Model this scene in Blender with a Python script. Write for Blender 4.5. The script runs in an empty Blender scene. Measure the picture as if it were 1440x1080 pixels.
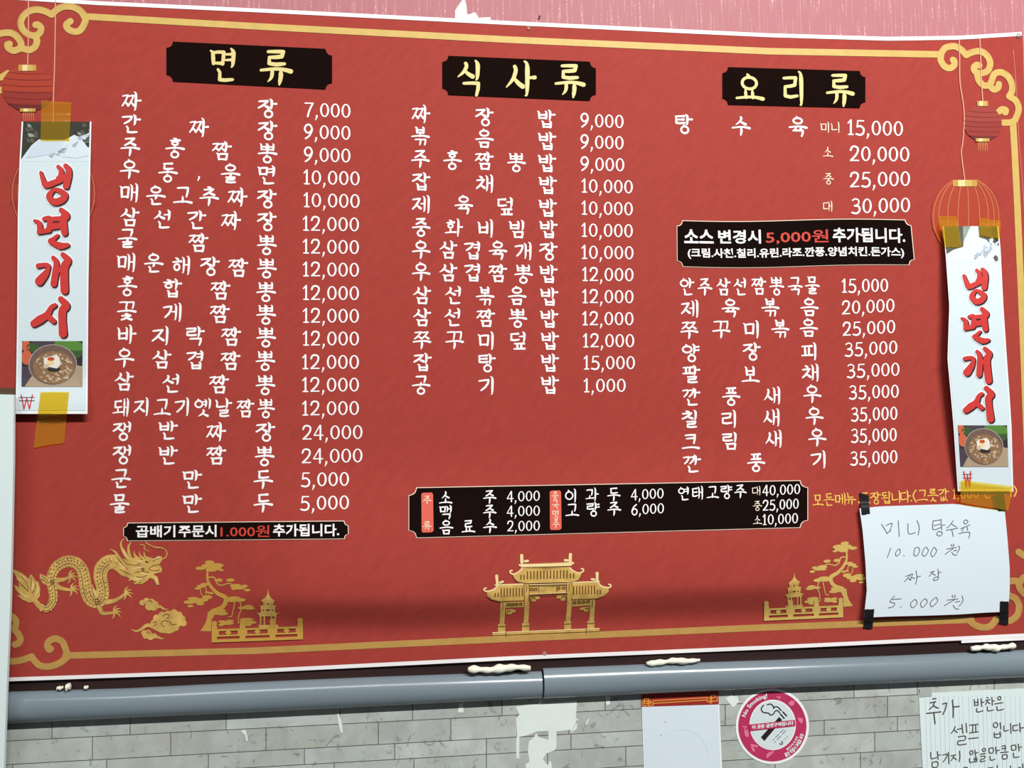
import bpy, math, random
from mathutils import Vector, Matrix
from mathutils.geometry import delaunay_2d_cdt

# ------------------------------------------------------------------ camera, world, lights, exposure
SC = bpy.context.scene
COL = SC.collection
W, H, F = 1440, 1080, 1080.0
a_ = Vector((9780, -33, F)).normalized()              # wall's horizontal, in camera axes (right, down, forward)
u_ = Vector((-120, -15540, F)); u_ = (u_ - a_ * u_.dot(a_)).normalized()
n_ = u_.cross(a_)                                     # into the wall
CAM = Vector((0.0, -1.40, 1.55))


def to_world(v):
    return Vector((v.dot(a_), v.dot(n_), v.dot(u_)))


cd = bpy.data.cameras.new('camera')
cam = bpy.data.objects.new('camera', cd)
COL.objects.link(cam)
cd.sensor_fit = 'HORIZONTAL'
cd.sensor_width = 36.0
cd.lens = 36.0 * F / W
cd.clip_start = 0.02
r_, up_, bk_ = to_world(Vector((1, 0, 0))), to_world(Vector((0, -1, 0))), to_world(Vector((0, 0, -1)))
cam.matrix_world = Matrix(((r_.x, up_.x, bk_.x, CAM.x), (r_.y, up_.y, bk_.y, CAM.y),
                           (r_.z, up_.z, bk_.z, CAM.z), (0, 0, 0, 1)))
SC.camera = cam

wd = bpy.data.worlds.new('room_light')
SC.world = wd
wd.use_nodes = True
wd.node_tree.nodes['Background'].inputs[0].default_value = (0.93, 0.98, 1.0, 1)
wd.node_tree.nodes['Background'].inputs[1].default_value = 0.09


def tube_light(name, x, y, z, length, power, aim):
    ld = bpy.data.lights.new(name, 'AREA')
    ld.shape = 'RECTANGLE'
    ld.size = length
    ld.size_y = 0.07
    ld.energy = power
    ld.color = (1.0, 0.985, 0.96)
    o = bpy.data.objects.new(name, ld)
    COL.objects.link(o)
    o.location = (x, y, z)
    d = (Vector(aim) - Vector((x, y, z)))
    d.x = 0
    o.rotation_euler = d.to_track_quat('-Z', 'Y').to_euler()
    return o


tube_light('ceiling_tube', -1.2, -3.7, 4.80, 2.4, 62, (0, 0, 1.6))
tube_light('ceiling_tube', 1.7, -3.7, 4.80, 2.4, 326, (0, 0, 1.6))

SC.view_settings.view_transform = 'Standard'
SC.view_settings.look = 'None'
SC.view_settings.exposure = 0.0
SC.view_settings.gamma = 1.0
SC.view_settings.use_curve_mapping = False


# ------------------------------------------------------------------ geometry of the wall
def P(px, py, Y=0.0):
    """point on the plane y = Y of the wall seen at that place of the photograph"""
    d = to_world(Vector(((px - W / 2) / F, (py - H / 2) / F, 1.0)))
    t = (Y - CAM.y) / d.y
    return CAM + d * t


def lerp(a, b, t):
    return a + (b - a) * t


def pl(pts, x):
    """piecewise linear through pts at x"""
    if x <= pts[0][0]:
        (x0, y0), (x1, y1) = pts[0], pts[1]
    elif x >= pts[-1][0]:
        (x0, y0), (x1, y1) = pts[-2], pts[-1]
    else:
        for (x0, y0), (x1, y1) in zip(pts, pts[1:]):
            if x0 <= x <= x1:
                break
    return y0 + (y1 - y0) * (x - x0) / (x1 - x0)


def sm(e0, e1, x):
    t = min(1, max(0, (x - e0) / (e1 - e0)))
    return t * t * (3 - 2 * t)


def banner_y(px, py):
    """how far the hanging banner stands off the wall"""
    b = 0.011 + 0.0012 * math.sin(px * .011 + .6) * math.sin(py * .007 + 1.0)
    yy = py + 0.040 * (px - 700) * sm(300, 700, px)
    hump = sm(620, 822, yy) * (1 - sm(834, 888, yy))
    amp = 0.026 * sm(250, 430, px) * (1 - 0.75 * sm(1080, 1180, px)) * (1 - .25 * math.exp(-((px - 775) / 60.0) ** 2))
    b += amp * hump
    b += 0.004 * math.exp(-((px - 1180) / 40.0) ** 2) * math.exp(-((py - 300) / 120.0) ** 2)
    return -b


def S_banner(px, py, lift=0.0):
    return P(px, py, banner_y(px, py) - lift)


def S_wall(px, py, lift=0.0):
    return P(px, py, -lift)


# ------------------------------------------------------------------ materials
def mat(name, col, rough=0.6, spec=0.3, var=0.0, vscale=30, metallic=0.0, stretch=(1, 1, 1), bump=0.0, rot=(0, 0, 0), detail=4):
    m = bpy.data.materials.new(name)
    m.use_nodes = True
    nt = m.node_tree
    b = nt.nodes['Principled BSDF']
    b.inputs['Base Color'].default_value = (*col, 1)
    b.inputs['Roughness'].default_value = rough
    b.inputs['Specular IOR Level'].default_value = spec
    b.inputs['Metallic'].default_value = metallic
    if var > 0 or bump > 0:
        tc = nt.nodes.new('ShaderNodeTexCoord')
        mp = nt.nodes.new('ShaderNodeMapping')
        if rot != (0, 0, 0):
            mp.vector_type = 'TEXTURE'
        mp.inputs['Scale'].default_value = stretch
        mp.inputs['Rotation'].default_value = rot
        nz = nt.nodes.new('ShaderNodeTexNoise')
        nz.inputs['Scale'].default_value = vscale
        nz.inputs['Detail'].default_value = detail
        nt.links.new(tc.outputs['Object'], mp.inputs[0])
        nt.links.new(mp.outputs[0], nz.inputs[0])
        if var > 0:
            rp = nt.nodes.new('ShaderNodeValToRGB')
            rp.color_ramp.elements[0].position = .3
            rp.color_ramp.elements[1].position = .7
            rp.color_ramp.elements[0].color = (*[c * (1 - var) for c in col], 1)
            rp.color_ramp.elements[1].color = (*[min(1, c * (1 + var)) for c in col], 1)
            nt.links.new(nz.outputs[0], rp.inputs[0])
            nt.links.new(rp.outputs[0], b.inputs['Base Color'])
        if bump > 0:
            bp = nt.nodes.new('ShaderNodeBump')
            bp.inputs['Strength'].default_value = bump
            bp.inputs['Distance'].default_value = 0.002
            nt.links.new(nz.outputs[0], bp.inputs['Height'])
            nt.links.new(bp.outputs[0], b.inputs['Normal'])
    return m


M = {}
M['red'] = mat('banner_red_vinyl', (.375, .053, .041), .6, .05, .06, 90, stretch=(1, 1, 3.0), rot=(0, .75, 0), detail=6)
M['hem'] = mat('banner_hem_white', (.90, .87, .88), .5)
M['white'] = mat('print_white', (.95, .93, .93), .5)
M['cream'] = mat('print_cream', (.90, .80, .62), .5)
M['gold'] = mat('print_gold', (.62, .425, .115), .5, .3, .06, 60)
M['gold2'] = mat('print_bright_gold', (.60, .38, .10), .5, .3, .22, 70)
M['brass'] = mat('print_brass', (.50, .29, .08), .5, .3, .06, 60)
M['gold3'] = mat('print_deep_gold', (.55, .31, .06), .5)
M['goldp'] = mat('print_pale_gold', (.86, .66, .33), .5)
M['golddark'] = mat('print_dark_brown', (.16, .06, .015), .5)
M['titlegold'] = mat('print_title_gold', (.73, .62, .24), .5)
M['yellow'] = mat('print_yellow', (.88, .58, .10), .5)
M['black'] = mat('print_black', (.010, .005, .004), .7, 0.0)
M['bred'] = mat('print_bright_red', (.62, .055, .035), .5)
M['tagred'] = mat('print_coral_red', (.72, .12, .08), .5)
M['lan_a'] = mat('print_lantern_red', (.40, .045, .019), .5)
M['lan_d'] = mat('print_lantern_deep_red', (.33, .042, .03), .5)
M['lan_b'] = mat('print_lantern_dark_red', (.30, .03, .022), .5)
M['lan_c'] = mat('print_lantern_maroon', (.15, .022, .02), .5)
M['lan_o'] = mat('print_lantern_orange', (.62, .20, .07), .5)
M['string'] = mat('print_string_pink', (.72, .34, .22), .5)
M['seam'] = mat('seam_thread', (.62, .20, .18), .6)
M['paper'] = mat('paper_white', (.69, .79, .85), .7, .2, .012, 8)
M['paper2'] = mat('poster_paper', (.66, .77, .81), .5, .3)
M['rim'] = mat('poster_white_rim', (.86, .90, .93), .5)
M['board'] = mat('board_white', (.74, .86, .86), .5, .3)
M['boardback'] = mat('board_edge_brown', (.10, .055, .03), .6)
M['letter'] = mat('poster_letter_red', (.60, .045, .04), .45)
M['lettershine'] = mat('poster_letter_pink', (.78, .28, .30), .45)
M['letterblack'] = mat('poster_letter_black', (.02, .015, .015), .5)
M['tape_black'] = mat('tape_black', (.006, .006, .007), .5, .35)
M['grey'] = mat('raceway_grey_plastic', (.20, .25, .285), .22, .6, .06, 9, stretch=(.3, 1, 2))
M['rail'] = mat('rail_dark_brown', (.030, .014, .013), .5, .3, .3, 20, stretch=(.1, 1, 1))
M['caulk'] = mat('caulk_cream', (.84, .84, .70), .6, .3, .05, 90, bump=.4)
M['plaster'] = mat('plaster_white', (.76, .84, .79), .85, .1, .03, 30)
M['mortar'] = mat('brick_joint_dark', (.11, .09, .075), .9, .1)
M['metal'] = mat('eyelet_metal', (.55, .50, .42), .35, .5, metallic=.8)
M['dark'] = mat('dark_hole', (.03, .02, .02), .6)
M['pencil'] = mat('pen_grey', (.10, .10, .11), .6)
M['pen'] = mat('pen_brown_grey', (.09, .075, .075), .6)
M['ghost'] = mat('faint_trace_grey', (.655, .75, .805), .7)
M['pink'] = mat('sticker_magenta', (.50, .035, .115), .4, .4, .12, 14)
M['pinkl'] = mat('sticker_pale_pink', (.78, .20, .32), .4)
M['stwhite'] = mat('sticker_white', (.90, .92, .93), .4)
M['stpale'] = mat('sticker_pale_grey', (.68, .77, .79), .4)
M['sheetred'] = mat('sheet_red', (.33, .028, .02), .5)
M['sheetline'] = mat('sheet_orange_gold', (.80, .33, .06), .5)
M['sheetrule'] = mat('sheet_rule_grey', (.58, .68, .70), .7)
M['frost'] = mat('tape_frosted', (.42, .45, .42), .5)
for k, c in dict(pic_dark=(.035, .03, .032), pic_purple=(.07, .055, .075), pic_green=(.10, .24, .045), pic_green2=(.05, .10, .035),
                 pic_orange=(.60, .13, .06), pic_wood=(.42, .32, .21), pic_rim=(.40, .36, .33), pic_bowl=(.17, .105, .085),
                 pic_broth=(.27, .155, .075), pic_ice=(.62, .48, .38), pic_ice2=(.50, .38, .26), pic_white=(.80, .78, .70), pic_egg=(.85, .66, .30),
                 pic_red=(.58, .08, .02), rock=(.035, .036, .023), rock2=(.10, .095, .075), water=(.60, .70, .80),
                 water2=(.40, .45, .53), water3=(.68, .78, .84), moss=(.26, .33, .27)).items():
    M[k] = mat(k, c, .5, .3, .15 if k.startswith(('pic_b', 'rock', 'moss')) else 0, 160)


def amber():
    m = bpy.data.materials.new('tape_amber')
    m.use_nodes = True
    nt = m.node_tree
    nt.nodes.clear()
    out = nt.nodes.new('ShaderNodeOutputMaterial')
    d = nt.nodes.new('ShaderNodeBsdfDiffuse')
    d.inputs[0].default_value = (.82, .57, .10, 1)
    t = nt.nodes.new('ShaderNodeBsdfTransparent')
    t.inputs[0].default_value = (1, .90, .42, 1)
    g = nt.nodes.new('ShaderNodeBsdfGlossy')
    g.inputs['Roughness'].default_value = .14
    g.inputs[0].default_value = (1, 1, 1, 1)
    m1 = nt.nodes.new('ShaderNodeMixShader')
    m1.inputs[0].default_value = .12
    m2 = nt.nodes.new('ShaderNodeMixShader')
    m2.inputs[0].default_value = .025
    nt.links.new(t.outputs[0], m1.inputs[1])
    nt.links.new(d.outputs[0], m1.inputs[2])
    nt.links.new(m1.outputs[0], m2.inputs[1])
    nt.links.new(g.outputs[0], m2.inputs[2])
    nt.links.new(m2.outputs[0], out.inputs[0])
    return m


M['amber'] = amber()


def wallpaper_pink():
    m = mat('wallpaper_pink', (.56, .185, .215), .6, .3)
    nt = m.node_tree
    b = nt.nodes['Principled BSDF']
    L = nt.links.new
    tc = nt.nodes.new('ShaderNodeTexCoord')

    def noise(scale, st):
        mp = nt.nodes.new('ShaderNodeMapping')
        mp.inputs['Scale'].default_value = st
        nz = nt.nodes.new('ShaderNodeTexNoise')
        nz.inputs['Scale'].default_value = scale
        nz.inputs['Detail'].default_value = 3
        L(tc.outputs['Object'], mp.inputs[0])
        L(mp.outputs[0], nz.inputs[0])
        return nz

    def ramp(src, p0, p1):
        r = nt.nodes.new('ShaderNodeValToRGB')
        r.color_ramp.elements[0].position = p0
        r.color_ramp.elements[1].position = p1
        L(src, r.inputs[0])
        return r
    lines = ramp(noise(210, (1, 1, .04)).outputs[0], .53, .66)     # upright threads
    dots = ramp(noise(260, (1, 1, .8)).outputs[0], .50, .68)        # broken into dots
    mul = nt.nodes.new('ShaderNodeMath')
    mul.operation = 'MULTIPLY'
    L(lines.outputs[0], mul.inputs[0])
    L(dots.outputs[0], mul.inputs[1])
    add = nt.nodes.new('ShaderNodeMath')
    add.operation = 'MULTIPLY_ADD'
    add.inputs[1].default_value = .22
    L(lines.outputs[0], add.inputs[0])
    L(mul.outputs[0], add.inputs[2])
    mx = nt.nodes.new('ShaderNodeMix')
    mx.data_type = 'RGBA'
    mx.inputs[6].default_value = (.45, .165, .185, 1)
    mx.inputs[7].default_value = (.74, .45, .43, 1)
    L(add.outputs[0], mx.inputs[0])
    L(mx.outputs[2], b.inputs['Base Color'])
    return m


M['wallpink'] = wallpaper_pink()


def brickmat():
    m = mat('brick_wallpaper', (.5, .5, .46), .75, .15)
    nt = m.node_tree
    b = nt.nodes['Principled BSDF']
    L = nt.links.new
    tc = nt.nodes.new('ShaderNodeTexCoord')

    def noise(scale, det, dist=0.0):
        nz = nt.nodes.new('ShaderNodeTexNoise')
        nz.inputs['Scale'].default_value = scale
        nz.inputs['Detail'].default_value = det
        nz.inputs['Distortion'].default_value = dist
        L(tc.outputs['Object'], nz.inputs[0])
        return nz
    at = nt.nodes.new('ShaderNodeAttribute')
    at.attribute_name = 'stone'
    n1, n2 = noise(22, 6, .6), noise(38, 8, 2.2)
    r1 = nt.nodes.new('ShaderNodeValToRGB')
    r1.color_ramp.elements[0].position, r1.color_ramp.elements[1].position = .32, .68
    r1.color_ramp.elements[0].color = (.425, .45, .42, 1)
    r1.color_ramp.elements[1].color = (.52, .575, .55, 1)
    L(n1.outputs[0], r1.inputs[0])
    r2 = nt.nodes.new('ShaderNodeValToRGB')                          # thin dark veins
    r2.color_ramp.elements[0].position = .30
    r2.color_ramp.elements[1].position = .40
    r2.color_ramp.elements[0].color = (.62, .60, .58, 1)
    L(n2.outputs[0], r2.inputs[0])
    m1 = nt.nodes.new('ShaderNodeMix')
    m1.data_type = 'RGBA'
    m1.blend_type = 'MULTIPLY'
    m1.inputs[0].default_value = 1
    L(r1.outputs[0], m1.inputs[6])
    L(r2.outputs[0], m1.inputs[7])
    m2 = nt.nodes.new('ShaderNodeMix')
    m2.data_type = 'RGBA'
    m2.blend_type = 'MULTIPLY'
    m2.inputs[0].default_value = 1
    L(m1.outputs[2], m2.inputs[6])
    L(at.outputs['Color'], m2.inputs[7])
    L(m2.outputs[2], b.inputs['Base Color'])
    return m


M['brick'] = brickmat()


# ------------------------------------------------------------------ mesh builder
def disc_pts(x, y, r, n=10):
    return [(x + r * math.cos(2 * math.pi * i / n), y + r * math.sin(2 * math.pi * i / n)) for i in range(n)]


def smooth(pts, n=4):
    """Catmull-Rom through 2-D points"""
    if len(pts) < 3:
        return list(pts)
    closed = pts[0] == pts[-1]
    q = ([pts[-2]] if closed else [pts[0]]) + list(pts) + ([pts[1]] if closed else [pts[-1]])
    out = []
    for i in range(1, len(q) - 2):
        p0, p1, p2, p3 = q[i - 1], q[i], q[i + 1], q[i + 2]
        for k in range(n):
            t = k / n
            out.append(tuple(.5 * (2 * p1[j] + (p2[j] - p0[j]) * t + (2 * p0[j] - 5 * p1[j] + 4 * p2[j] - p3[j]) * t * t
                                   + (3 * p1[j] - p0[j] - 3 * p2[j] + p3[j]) * t ** 3) for j in (0, 1)))
    out.append(tuple(pts[-1]))
    return out


class MB:
    """collects flat shapes drawn over a surface (coordinates as in the photograph) into one mesh"""

    def __init__(self, surf, lift=0.0006):
        self.s, self.l = surf, lift
        self.v, self.f, self.mi, self.mats = [], [], [], []
        self.m = 0
        self.flat = {}

    def use(self, name):
        if name not in self.mats:
            self.mats.append(name)
        self.m = self.mats.index(name)
        return self

    def face3(self, pts3):
        b = len(self.v)
        self.v += [tuple(p) for p in pts3]
        self.f.append(tuple(range(b, b + len(pts3))))
        self.mi.append(self.m)

    def poly(self, pts, lift=0.0):
        if sum(p[0] * q[1] - q[0] * p[1] for p, q in zip(pts, list(pts[1:]) + [pts[0]])) < 0:
            pts = list(reversed(pts))
        self.flat.setdefault((self.m, lift), []).append([(x, y) for x, y in pts])

    def merge(self):
        """unite the overlapping outlines of one colour into one clean surface"""
        for (m, lift), polys in self.flat.items():
            vs, fs = [], []
            for p in polys:
                b = len(vs)
                vs += [Vector(q) for q in p]
                fs.append(list(range(b, b + len(p))))
            if self.s is not S_wall:                       # extra points inside, so that the print follows the sheet's waves
                xs, ys = [q[0] for q in vs], [q[1] for q in vs]
                x0, x1, y0, y1 = min(xs), max(xs), min(ys), max(ys)
                if max(x1 - x0, y1 - y0) > 14:
                    for i in range(1, int((x1 - x0) / 7) + 1):
                        for j in range(1, int((y1 - y0) / 6) + 1):
                            vs.append(Vector((x0 + i * 7 - 2.31, y0 + j * 6 - 2.17)))
            V, E_, Fc, ov, oe, of = delaunay_2d_cdt(vs, [], fs, 0, 1e-5)
            keep = [f for f, o in zip(Fc, of) if o]
            b = len(self.v)
            self.v += [tuple(self.s(q[0], q[1], self.l + lift)) for q in V]
            for f in keep:
                self.f.append(tuple(b + i for i in f))
                self.mi.append(m)
        self.flat = {}

    def stroke(self, pts, w, lift=0.0, closed=False, caps=True):
        """ribbon of changing width; w = one width or a profile along the stroke"""
        pts = [tuple(p) for p in pts]
        prof = [w] if not isinstance(w, (list, tuple)) else list(w)
        L = [0.0]
        for p, q in zip(pts, pts[1:]):
            L.append(L[-1] + math.hypot(q[0] - p[0], q[1] - p[1]))
        tot = L[-1] or 1.0
        if len(prof) > 1:                                  # cut long segments so that the profile shows
            q, ql = [pts[0]], [0.0]
            for i in range(len(pts) - 1):
                n = max(1, int(math.ceil((L[i + 1] - L[i]) / tot * 6)))
                for k in range(1, n + 1):
                    q.append((lerp(pts[i][0], pts[i + 1][0], k / n), lerp(pts[i][1], pts[i + 1][1], k / n)))
                    ql.append(lerp(L[i], L[i + 1], k / n))
            pts, L = q, ql

        def wd_(t):
            if len(prof) == 1:
                return prof[0]
            x = t / tot * (len(prof) - 1)
            i = min(int(x), len(prof) - 2)
            return lerp(prof[i], prof[i + 1], x - i)
        ws = [max(.02, wd_(t)) for t in L]
        n = len(pts)
        pang = None
        for i in range(n - 1):
            (x0, y0), (x1, y1) = pts[i], pts[i + 1]
            d = math.hypot(x1 - x0, y1 - y0)
            if d < 1e-6:
                continue
            nx, ny = -(y1 - y0) / d, (x1 - x0) / d
            a, b = ws[i] / 2, ws[i + 1] / 2
            self.poly([(x0 + nx * a, y0 + ny * a), (x1 + nx * b, y1 + ny * b), (x1 - nx * b, y1 - ny * b), (x0 - nx * a, y0 - ny * a)], lift)
            ang = math.atan2(y1 - y0, x1 - x0)
            if (i == 0 and caps) or (pang is not None and abs(math.remainder(ang - pang, 2 * math.pi)) > .12):
                self.poly(disc_pts(x0, y0, ws[i] / 2, 8 if ws[i] < 6 else 14), lift)
            pang = ang
        if caps:
            self.poly(disc_pts(pts[-1][0], pts[-1][1], ws[-1] / 2, 8 if ws[-1] < 6 else 14), lift)

    def quadgrid(self, fn, nu, nv, lift=0.0):
        g = [[self.s(*fn(i / nu, j / nv), self.l + lift) for i in range(nu + 1)] for j in range(nv + 1)]
        for j in range(nv):
            for i in range(nu):
                self.face3([g[j][i], g[j][i + 1], g[j + 1][i + 1], g[j + 1][i]])

    def build(self, name, parent=None, smooth_shade=False):
        self.merge()
        me = bpy.data.meshes.new(name)
        me.from_pydata(self.v, [], self.f)
        for k in self.mats:
            me.materials.append(M[k])
        me.polygons.foreach_set('material_index', self.mi)
        if smooth_shade:
            me.polygons.foreach_set('use_smooth', [True] * len(me.polygons))
        me.update()
        o = bpy.data.objects.new(name, me)
        COL.objects.link(o)
        if parent is not None:
            o.parent = parent
            o.matrix_parent_inverse = Matrix.Translation(-world_loc(parent))
        return o


WL = {}


def world_loc(o):
    return WL.get(o.name, Vector((0, 0, 0)))


def thing(name, loc, label, cat, group=None):
    o = bpy.data.objects.new(name, None)
    COL.objects.link(o)
    o.empty_display_size = .05
    o.location = loc
    WL[o.name] = Vector(loc)
    return tag(o, label, cat, group)


def tag(o, label, cat, group=None):
    o['label'] = label
    o['category'] = cat
    if group:
        o['group'] = group
    return o


def struct(o):
    o['kind'] = 'structure'
    return o


def sheet(name, surf, fn, nu, nv, th, matname, parent=None, smooth_shade=True):
    """a sheet of real thickness: front grid, back grid, rim, welded"""
    fr = [[surf(*fn(i / nu, j / nv), 0.0) for i in range(nu + 1)] for j in range(nv + 1)]
    bk = [[p + Vector((0, th, 0)) for p in row] for row in fr]
    v, f = [], []
    for g in (fr, bk):
        for row in g:
            v += [tuple(p) for p in row]
    N = (nu + 1) * (nv + 1)

    def ix(i, j, s):
        return s * N + j * (nu + 1) + i
    for j in range(nv):
        for i in range(nu):
            f.append((ix(i, j, 0), ix(i, j + 1, 0), ix(i + 1, j + 1, 0), ix(i + 1, j, 0)))
            f.append((ix(i, j, 1), ix(i + 1, j, 1), ix(i + 1, j + 1, 1), ix(i, j + 1, 1)))
    for i in range(nu):
        f.append((ix(i, 0, 0), ix(i + 1, 0, 0), ix(i + 1, 0, 1), ix(i, 0, 1)))
        f.append((ix(i, nv, 0), ix(i, nv, 1), ix(i + 1, nv, 1), ix(i + 1, nv, 0)))
    for j in range(nv):
        f.append((ix(0, j, 0), ix(0, j, 1), ix(0, j + 1, 1), ix(0, j + 1, 0)))
        f.append((ix(nu, j, 0), ix(nu, j + 1, 0), ix(nu, j + 1, 1), ix(nu, j, 1)))
    me = bpy.data.meshes.new(name)
    me.from_pydata(v, [], f)
    me.materials.append(M[matname])
    nf = nu * nv * 2
    if smooth_shade:
        me.polygons.foreach_set('use_smooth', [k < nf for k in range(len(f))])
    me.update()
    o = bpy.data.objects.new(name, me)
    COL.objects.link(o)
    if smooth_shade:
        md = o.modifiers.new('edge', 'EDGE_SPLIT')
        md.split_angle = math.radians(50)
    if parent is not None:
        o.parent = parent
        o.matrix_parent_inverse = Matrix.Translation(-world_loc(parent))
    return o


def bil(q):
    """unit square -> four corners TL, TR, BR, BL"""
    def fn(u, v):
        (ax, ay), (bx, by), (cx, cy), (dx, dy) = q
        return (lerp(lerp(ax, bx, u), lerp(dx, cx, u), v), lerp(lerp(ay, by, u), lerp(dy, cy, u), v))
    return fn


# ------------------------------------------------------------------ brush lettering (Korean syllables from their strokes)
PROF = {'h': (.62, .74, .78, 1.05), 'v': (.5, 1.12, 1.0, .95, .45), 'd': (.85, .95, .75, .28), 'r': (.5, .95, 1.12),
        'c': (.7, .8, .85, .9, .9, .7), 'o': (.78,), 't': (.55, .9, 1.0), 'p': (.45, .95, 1.0, .8)}


def ring(n=14):
    return [(.5 + .46 * math.cos(2 * math.pi * i / n + math.pi / 2), .48 + .46 * math.sin(2 * math.pi * i / n + math.pi / 2)) for i in range(n + 1)]


def J(c, where):
    """strokes of one letter in its unit box, y up"""
    if c == 'ㄱ':
        if where == 'left':
            return [('c', [(.04, .88), (.5, .95), (.92, .98), (.85, .65), (.62, .32), (.22, 0)])]
        return [('c', [(.0, .93), (.5, .98), (.97, .98), (.95, .5), (.84, -.05)])]
    if c == 'ㄴ':
        return [('c', [(.05, 1), (.17, .75), (.16, .1), (.5, .08), (.98, .16)])]
    if c == 'ㄷ':
        return [('h', [(.08, .92), (.9, .98)]), ('c', [(.15, .92), (.14, .08), (.5, .05), (1, .14)])]
    if c == 'ㄹ':
        return [('c', [(.06, .94), (.5, .97), (.9, .98), (.82, .62), (.5, .56), (.12, .53)]), ('c', [(.13, .53), (.12, .08), (.5, .03), (.98, .1)])]
    if c == 'ㅁ':
        return [('p', [(-.06, 1.02), (.1, .86), (.16, .05)]), ('c', [(.1, .88), (.5, .95), (.9, .95), (.87, .5), (.82, .02)]), ('h', [(.15, .1), (.82, .1)])]
    if c == 'ㅂ':
        return [('p', [(-.02, 1.02), (.12, .88), (.16, .04)]), ('p', [(.74, 1.06), (.86, .92), (.84, .02)]), ('h', [(.14, .52), (.84, .56)]), ('h', [(.16, .08), (.84, .1)])]
    if c == 'ㅅ':
        return [('d', [(.50, 1.02), (.56, .82), (.38, .4), (0, .02)]), ('r', [(.42, .52), (.66, .26), (.95, .08)])]
    if c == 'ㅇ':
        return [('o', ring()), ('t', [(.38, 1.16), (.46, 1.02), (.5, .94)])]
    if c == 'ㅈ':
        return [('c', [(.05, .88), (.5, .94), (.88, .97), (.62, .6), (.34, .27), (0, .0)]), ('r', [(.46, .45), (.68, .24), (.97, .06)])]
    if c == 'ㅊ':
        return [('t', [(.36, 1.12), (.5, 1.06), (.62, 1.0)])] + [(k, [(x, y * .84) for x, y in p]) for k, p in J('ㅈ', where)]
    if c == 'ㅋ':
        return J('ㄱ', where) + [('h', [(.1, .52), (.84, .6)])]
    if c == 'ㅌ':
        return [('h', [(.08, .96), (.9, 1.02)]), ('h', [(.16, .52), (.86, .57)]), ('c', [(.15, .94), (.14, .08), (.5, .05), (1, .14)])]
    if c == 'ㅍ':
        return [('h', [(.04, .92), (.96, .97)]), ('p', [(.3, .92), (.33, .12)]), ('p', [(.7, .94), (.67, .12)]), ('h', [(0, .06), (1, .12)])]
    if c == 'ㅎ':
        return [('t', [(.36, 1.12), (.5, 1.05), (.62, .98)]), ('h', [(.04, .74), (.96, .82)]), ('o', [(.18 + x * .64, y * .62) for x, y in ring()])]
    return []


LS = ['ㄱ', 'ㄱㄱ', 'ㄴ', 'ㄷ', 'ㄷㄷ', 'ㄹ', 'ㅁ', 'ㅂ', 'ㅂㅂ', 'ㅅ', 'ㅅㅅ', 'ㅇ', 'ㅈ', 'ㅈㅈ', 'ㅊ', 'ㅋ', 'ㅌ', 'ㅍ', 'ㅎ']
TS = ['', 'ㄱ', 'ㄱㄱ', 'ㄱㅅ', 'ㄴ', 'ㄴㅈ', 'ㄴㅎ', 'ㄷ', 'ㄹ', 'ㄹㄱ', 'ㄹㅁ', 'ㄹㅂ', 'ㄹㅅ', 'ㄹㅌ', 'ㄹㅍ', 'ㄹㅎ', 'ㅁ', 'ㅂ', 'ㅂㅅ', 'ㅅ', 'ㅅㅅ', 'ㅇ', 'ㅈ', 'ㅊ', 'ㅋ', 'ㅌ', 'ㅍ', 'ㅎ']


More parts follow.
